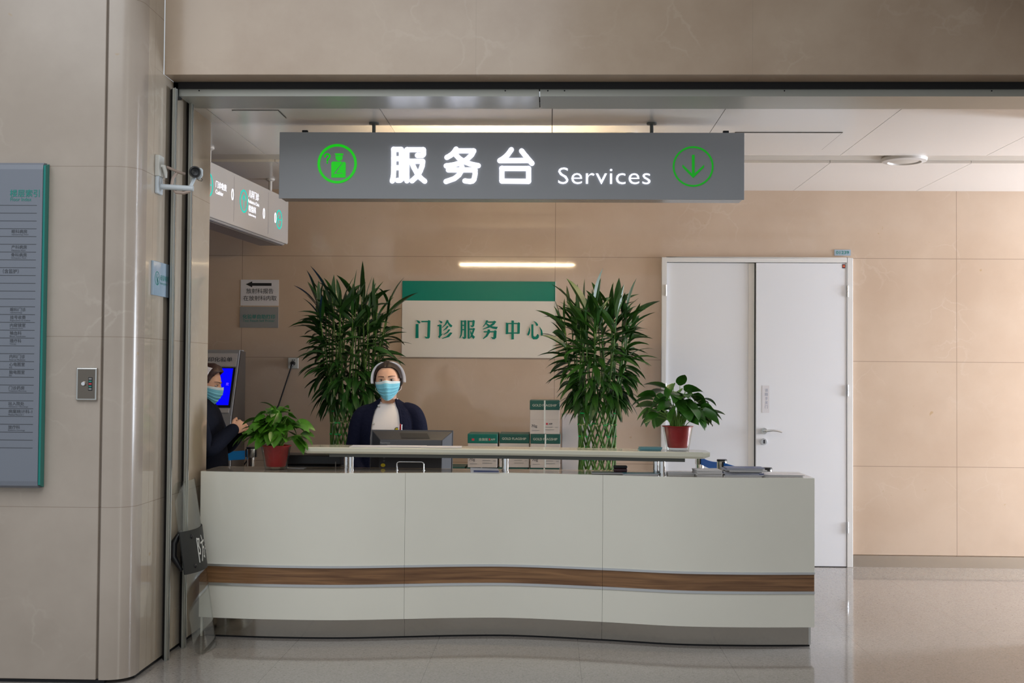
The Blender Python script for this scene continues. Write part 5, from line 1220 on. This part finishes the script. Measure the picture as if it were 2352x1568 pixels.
    # ---- clothes
    def shell(rings, w0, solid, name, mm, n=44):
        B = MB(); R_ = []
        for z, rx, ry, cy, w_ in rings:
            p0 = math.asin(min(0.97, w_ / rx)) if w_ else 0.0
            if w_: R_.append([ringp(z, rx, ry, cy, p0 + (2 * PI - 2 * p0) * k / n) for k in range(n + 1)])
            else: R_.append([ringp(z, rx, ry, cy, 2 * PI * k / n) for k in range(n)])
        B.loft(R_, closed=not rings[0][4], caps=False); return B, R_
    if style['open']:
        sk = [(z, rx - 0.010, ry - 0.008, cy, 0) for z, rx, ry, cy in TORSO[1:]] + [(0.62, .185, .14, .01, 0), (0.40, .195, .155, .01, 0)]
        sk = [(1.338, .066, .056, .016, 0)] + sk[1:]
        B, _ = shell(sk, 0, 0, '', None); uni = B.build('uniform', M['uniform'], t, solid=0.004)
        B = MB(); R_ = []
        for zf, r_ in ((1.325, 0.071), (1.342, 0.0655), (1.366, 0.0595), (1.368, 0.055), (1.345, 0.056)):
            R_.append([Vector((r_ * math.sin(2 * PI * k / 40), 0.016 - 0.93 * r_ * math.cos(2 * PI * k / 40), zf - 0.036 * max(0, math.cos(2 * PI * k / 40)) + 0.008 * max(0, -math.cos(2 * PI * k / 40)))) for k in range(40)])
        B.loft(R_, caps=False); B.build('collar', M['collar'], t, solid=0.002)
        for x, z in ((-0.079, 1.215), (-0.052, 1.325), (-0.085, 1.12)):
            MB().lathe([(0.0, -0.0035), (0.006, -0.0035), (0.007, -0.001), (0.0065, 0.0)], (x, -0.105 if z < 1.3 else -0.064, z), 16, 0, 'Y').build('button', M['offwhite'], uni)
        W = [(1.367, .052), (1.347, .058), (1.327, .066), (1.300, .080), (1.26, .090), (1.20, .098), (1.12, .106), (1.02, .106), (.92, .108), (.82, .11)]
        cr = [(z, rx + 0.004, ry + 0.006, cy, W[i][1]) for i, (z, rx, ry, cy) in enumerate(TORSO)]
    else:
        cr = [(1.385, .062, .060, .012, 0)] + [(z, rx + 0.012, ry + 0.014 + (0.02 if z < 1.1 else 0), cy - (0.01 if z < 1.1 else 0), 0) for z, rx, ry, cy in TORSO] + [(0.62, .215, .165, 0, 0), (0.5, .22, .17, 0, 0)]
        tr = MB()
        for s_ in (-1, 1): tr.tube([(s_ * 0.088, 0.01, 0.80), (s_ * 0.09, 0.0, 0.45), (s_ * 0.09, 0.02, 0.07)], [0.092, 0.07, 0.06], 18)
        tr.build('trousers', M['collar'], t)
    B, R_ = shell(cr, 0, 0, '', None); mm = M['navy'] if style['open'] else M['navy2']
    ends = []
    for s_ in (-1, 1):
        sh0, el, wr = [Vector(v) for v in arms[s_][:3]]; cuff = wr + (wr - el).normalized() * 0.005
        mid = (sh0 + el) / 2; m2 = (el + wr) / 2
        B.capsule([sh0 + Vector((-s_ * 0.045, 0, 0.014)), sh0, sh0.lerp(el, 0.3) + Vector((s_ * 0.006, 0, 0)), mid, sh0.lerp(el, 0.8), el + (el - wr).normalized() * 0.008, el.lerp(wr, 0.2), m2, el.lerp(wr, 0.85), cuff],
                  [0.046, 0.055, 0.058, 0.057, 0.053, 0.056, 0.053, 0.047, 0.040, 0.038], 22)
    card = B.build('cardigan' if style['open'] else 'coat', mm, t, solid=0.008, subd=2)
    if style['open']:
        for e_ in (0, -1): MB().tube([r_[e_] + Vector((0, -0.003, 0)) for r_ in R_], 0.0085, 8, flat=0.7).build('ribbed_edge', M['navy'], card)
        for x, z, mm_, nm, r_, L in ((0.083, 1.205, M['cap'], 'pen', 0.0042, 0.07), (0.093, 1.212, M['red'], 'pen', 0.0042, 0.075), (0.101, 1.208, M['alu'], 'pen', 0.0035, 0.065)):
            MB().tube([(x, -0.117, z - L), (x + 0.001, -0.117, z)], r_, 10).build(nm, mm_, t)
        bd = MB().lathe([(0.0, -0.005), (0.013, -0.005), (0.0155, -0.003), (0.0155, 0.0)], (0.0720, -0.1135, 1.176), 24, 0, 'Y').build('badge', M['dark_grey'], t)
        MB().lathe([(0.0, -0.007), (0.0100, -0.0068), (0.0105, -0.005)], (0.0720, -0.1135, 1.176), 24, 0, 'Y').build('badge_face', M['yellow'], bd)
    return t
I4 = Matrix.Identity(4)
person('nurse facing the viewer in a white cap, blue mask and open navy cardigan', (-1.032, 7.785, 0), 0.0, 1.487, 1.065, Matrix.Rotation(math.radians(-3), 4, 'Y') @ Matrix.Rotation(math.radians(0), 4, 'X'),
       {-1: ((-0.168, 0.0, 1.272), (-0.222, 0.0, 1.02), (-0.145, -0.09, 0.875), (0.2, -0.55, -0.8), (0, 0.6, -0.6), (1, 0, 0), 0.28),
        1: ((0.168, 0.0, 1.285), (0.222, 0.0, 1.04), (0.145, -0.09, 0.875), (-0.2, -0.55, -0.8), (0, 0.6, -0.6), (-1, 0, 0), 0.28)},
       dict(open=True, hair=M['hair'], fx=0.0680, fz=0.102, vol=0.09))
person('nurse in profile facing right in a dark coat with her hands together by the pillar', (-2.19, 7.66, 0), PI / 2, 1.462, 1.05, Matrix.Rotation(math.radians(13), 4, 'X'),
       {-1: ((-0.165, 0.0, 1.262), (-0.215, -0.085, 1.035), (-0.075, -0.205, 1.165), (0.55, -0.55, 0.35), (0.65, 0.55, -0.2), (0, 0.2, 1), 0.95),
        1: ((0.165, 0.0, 1.262), (0.215, -0.085, 1.035), (0.085, -0.215, 1.15), (-0.55, -0.55, 0.35), (-0.65, 0.55, -0.2), (0, 0.2, 1), 0.95)},
       dict(open=False, hair=M['hair2'], fx=0.069, fz=0.098, puff=0.05, bangs=0.17, capy=-0.022))
